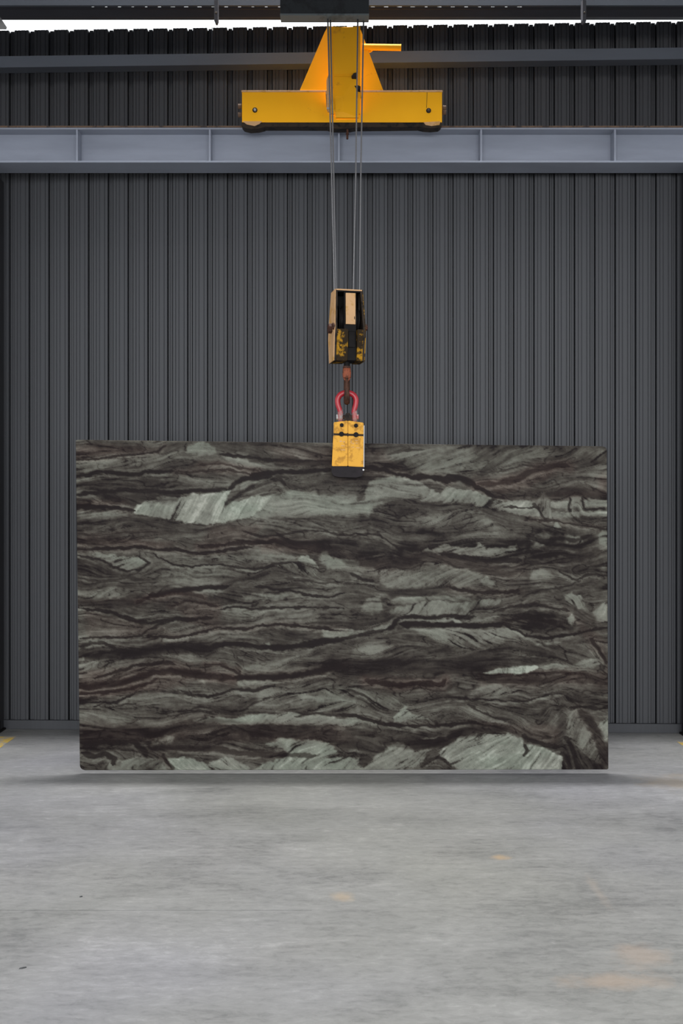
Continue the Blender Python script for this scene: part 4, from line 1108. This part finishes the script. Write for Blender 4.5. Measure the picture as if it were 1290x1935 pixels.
for q, k, fe, ang, pts in LENS:
    p = cpts(q, [(1290 + 70 if q in 'AC' and x >= 1285 else (-70 if q in 'BD' and x <= 0 else x), y) for x, y in pts])
    if k < 0: fe = fe * 1.5
    s = window(p, 30)
    X_, Y_ = WX[s], WY[s]
    d = seg_dist(X_, Y_, p, True)[0]
    ins = inside(X_, Y_, p)
    sd = np.where(ins, d, -d)
    m = sm(0.5 + sd / (2.0 * fe * 0.55 + 0.8))
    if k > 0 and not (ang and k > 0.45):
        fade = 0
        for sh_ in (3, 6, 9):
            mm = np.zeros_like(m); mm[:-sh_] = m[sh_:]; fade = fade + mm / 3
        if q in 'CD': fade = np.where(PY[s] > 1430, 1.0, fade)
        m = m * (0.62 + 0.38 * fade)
    if k > 0: lens[s] = np.maximum(lens[s], k * m)
    else: hard[s] = np.minimum(hard[s], k * m)
    if ang:
        a = math.radians(-ang)
        dx, dy = math.cos(a), math.sin(a)
        if dx < 0: dx, dy = -dx, -dy
        fx[s] = fx[s] * (1 - m) + 4 * dx * m; fy[s] = fy[s] * (1 - m) + 4 * dy * m
        stk[s] = np.maximum(stk[s], m)
for q, k, pts in REDS:
    p = cpts(q, pts)
    s = window(p, 30)
    d = seg_dist(WX[s], WY[s], p, True)[0]
    sd = np.where(inside(WX[s], WY[s], p), d, -d)
    red[s] = np.maximum(red[s], k * sm(0.5 + sd / 16))
# line integral convolution: grain that flows along the strata
fx += 0.0; L = np.hypot(fx, fy) + 1e-6
# bend of the flow: small eddies
eddy = fbm(PX / 45, PY / 22, 81, 3) * 2.2
ca2, sa2 = np.cos(eddy * 0.55), np.sin(eddy * 0.55)
vx = (fx * ca2 - fy * sa2) / L; vy = (fx * sa2 + fy * ca2) / L


def lic(seed, length, grain):
    r = np.random.default_rng(seed)
    hN, wN = shape
    base = r.random((hN // grain + 3, wN // grain + 3))
    jj, ii = np.meshgrid(np.arange(hN), np.arange(wN), indexing='ij')

    def samp(im, y, x):
        y = np.clip(y, 0, im.shape[0] - 1.001); x = np.clip(x, 0, im.shape[1] - 1.001)
        y0 = y.astype(int); x0 = x.astype(int); fy_ = y - y0; fx_ = x - x0
        return (im[y0, x0] * (1 - fx_) + im[y0, x0 + 1] * fx_) * (1 - fy_) + (im[y0 + 1, x0] * (1 - fx_) + im[y0 + 1, x0 + 1] * fx_) * fy_
    acc = np.zeros(shape)
    for sg in (1, -1):
        y = jj.astype(float); x = ii.astype(float)
        for _ in range(length):
            yi = np.clip(y, 0, hN - 1).astype(int); xi = np.clip(x, 0, wN - 1).astype(int)
            x = x + sg * vx[yi, xi]; y = y + sg * vy[yi, xi]
            acc += samp(base, y / grain, x / grain)
    acc -= acc.mean(); acc /= acc.std()
    return acc


l1 = lic(101, 22, 2)
l2 = lic(102, 34, 6)
l3 = lic(103, 12, 1)
l4 = lic(104, 40, 14)
cloud = fbm(PX / 70, PY / 26, 91, 4)
rock = fbm(PX / 9, PY / 6, 151, 4, 0.6)
emb = np.gradient(l2, axis=0); emb /= emb.std()  # emboss of the strata: relief light and shade painted into the tone
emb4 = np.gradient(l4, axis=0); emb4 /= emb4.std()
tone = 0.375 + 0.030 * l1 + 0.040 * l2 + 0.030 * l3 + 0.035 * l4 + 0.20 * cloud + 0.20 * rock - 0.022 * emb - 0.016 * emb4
tone += hard * (1 - 0.5 * np.clip(lens * 3, 0, 1)) * (0.9 - 0.25 * l2)
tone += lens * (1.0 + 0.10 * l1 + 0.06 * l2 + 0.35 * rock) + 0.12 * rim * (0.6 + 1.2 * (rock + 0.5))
# cracks of dark that follow the grain inside the pale lenses
cr = sm((-(l1 * 0.6 + l3 * 0.5) - 0.95) / 0.6)
tone -= cr * (0.10 + 0.20 * stk)
# thin secondary veins along the strata
gate = lambda seed, o: sm((fbm(PX / 55, PY / 18, seed, 3) + o) * 7)
sec = np.exp(-(np.abs(l2 + 0.35 * l4) / 0.085) ** 2) * gate(121, 0.06)
sec = np.maximum(sec, np.exp(-(np.abs(l4 - 0.7 + 0.25 * l2) / 0.06) ** 2) * gate(221, 0.10))
sec = np.maximum(sec, np.exp(-(np.abs(l4 + 0.8 + 0.25 * l2) / 0.06) ** 2) * gate(321, 0.10))
sec = np.maximum(sec, 0.8 * np.exp(-(np.abs(l2 - 1.1) / 0.09) ** 2) * gate(421, 0.02))
tone -= 0.21 * sec * (1 - np.clip(lens * 1.4, 0, 0.75))
tone = 0.405 + (tone - 0.385) * 1.22
tone = np.where(tone > 0.66, 0.66 + (tone - 0.66) * 0.55, tone)
vein = np.clip(vein * (1.0 + 0.10 * l1 + 0.12 * rock), 0, 1)
tone = tone * (1 - 0.84 * vein) + 0.05 * vein
tone = np.clip(tone, 0.02, 1.0)
# tone -> albedo of the stone
stops = [(0.0, (34, 28, 29)), (0.12, (42, 36, 36)), (0.30, (68, 63, 58)), (0.42, (87, 83, 76)), (0.58, (113, 111, 102)), (0.75, (141, 142, 131)), (0.90, (165, 167, 154)), (1.0, (196, 197, 184))]
ts = np.array([a for a, _ in stops]); cs = np.array([srgb(*c)[:3] for _, c in stops])
col = np.stack([np.interp(tone, ts, cs[:, i]) for i in range(3)], -1)
rmul = np.clip(red * (0.75 + 0.5 * fbm(PX / 30, PY / 14, 131, 3)) + 0.10, 0, 1)
rmul = rmul * np.clip(1.2 - lens * 2.2, 0, 1)
col = col * (1 - rmul[..., None] * np.array([-0.02, 0.26, 0.26]))
grn = np.clip(fbm(PX / 90, PY / 40, 141, 3) * 2.0 + 0.25, 0, 1) * np.clip(lens * 2.0 + 0.15, 0, 1)
col = col * (1 + grn[..., None] * np.array([-0.07, 0.015, -0.02]))

col = col * 0.56
# mesh of the slab: front grid carrying the stone colours, sawn edge and back
wx = (PX - 645.0) / F * SD; wz = CAM_H - (PY - 967.5) / F * SD
TH = 0.03
CXs, Zs = float(wx.mean()), float(wz.min())
verts = np.stack([wx - CXs, np.zeros(shape), wz - Zs], -1).reshape(-1, 3)
idx = np.arange(verts.shape[0]).reshape(shape)
quads = np.stack([idx[:-1, :-1], idx[1:, :-1], idx[1:, 1:], idx[:-1, 1:]], -1).reshape(-1, 4)
loop = np.concatenate([idx[0, :], idx[1:, -1], idx[-1, -2::-1], idx[-2:0:-1, 0]])
nb0 = verts.shape[0]
bverts = verts[loop].copy(); bverts[:, 1] = TH
verts = np.concatenate([verts, bverts])
ln = len(loop)
bi = nb0 + np.arange(ln)
side = np.stack([loop, np.roll(loop, -1), np.roll(bi, -1), bi], -1)
me = bpy.data.meshes.new('stone_slab')
nq = len(quads) + len(side)
allq = np.concatenate([quads, side])
loops_v = np.concatenate([allq.reshape(-1), bi])
me.vertices.add(len(verts)); me.vertices.foreach_set('co', verts.reshape(-1))
me.loops.add(len(loops_v)); me.loops.foreach_set('vertex_index', loops_v.astype(np.int32))
me.polygons.add(nq + 1)
me.polygons.foreach_set('loop_start', np.concatenate([np.arange(nq) * 4, [nq * 4]]).astype(np.int32))
try:
    me.polygons.foreach_set('loop_total', np.concatenate([np.full(nq, 4), [ln]]).astype(np.int32))
except Exception:
    pass
me.update(calc_edges=True)
at = me.attributes.new('stone', 'FLOAT_COLOR', 'POINT')
cc = np.ones((len(verts), 4), np.float32)
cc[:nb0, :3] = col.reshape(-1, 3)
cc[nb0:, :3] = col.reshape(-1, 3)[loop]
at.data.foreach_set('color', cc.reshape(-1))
me.validate()
t = NT('veined_quartzite')
an = t.n('ShaderNodeAttribute'); an.attribute_name = 'stone'
cv = t.coords((1.0, 1.0, 2.6))
fine = t.noise(cv, 120, 5, 0.7, 0.6)
gr = t.ramp(fine, [(0.30, (0.80, 0.80, 0.80, 1)), (0.5, (1, 1, 1, 1)), (0.70, (1.2, 1.2, 1.2, 1))])
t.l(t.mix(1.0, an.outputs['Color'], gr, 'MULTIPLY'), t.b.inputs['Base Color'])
t.b.inputs['Roughness'].default_value = 0.45
t.b.inputs['Specular IOR Level'].default_value = 0.05
me.materials.append(t.m)
slab = bpy.data.objects.new('stone_slab', me)
C.objects.link(slab)
slab.location = (CXs, SD, Zs)
tag(slab, 'large grey-green and black veined stone slab hanging from the crane clamp', 'stone slab')

# ------------------------------------------------------------------ small scraps lying on the floor
for (px, py, L_, w_, rz, lab) in ((153, 1695, 0.007, 0.0035, 0.5, 'tiny dark scrap on the floor just behind the joint line'), (43, 1830, 0.014, 0.0035, 0.45, 'small dark splinter on the floor near the lower left corner')):
    d = F * CAM_H / (py - 967.5)
    bm = bmesh.new()
    pts = [(-L_, -w_ * 0.3), (-L_ * 0.2, -w_), (L_ * 0.7, -w_ * 0.5), (L_, w_ * 0.4), (L_ * 0.1, w_ * 0.8), (-L_ * 0.7, w_ * 0.5)]
    loft(bm, [(x, y, 0.0) for x, y in pts], [(x * 0.8, y * 0.7, 0.004) for x, y in pts])
    o = obj('floor_scrap', bm, M['chip'])
    o.location = ((px - 645) / F * d, d, 0.0); o.rotation_euler.z = rz
    tag(o, lab, 'scrap')
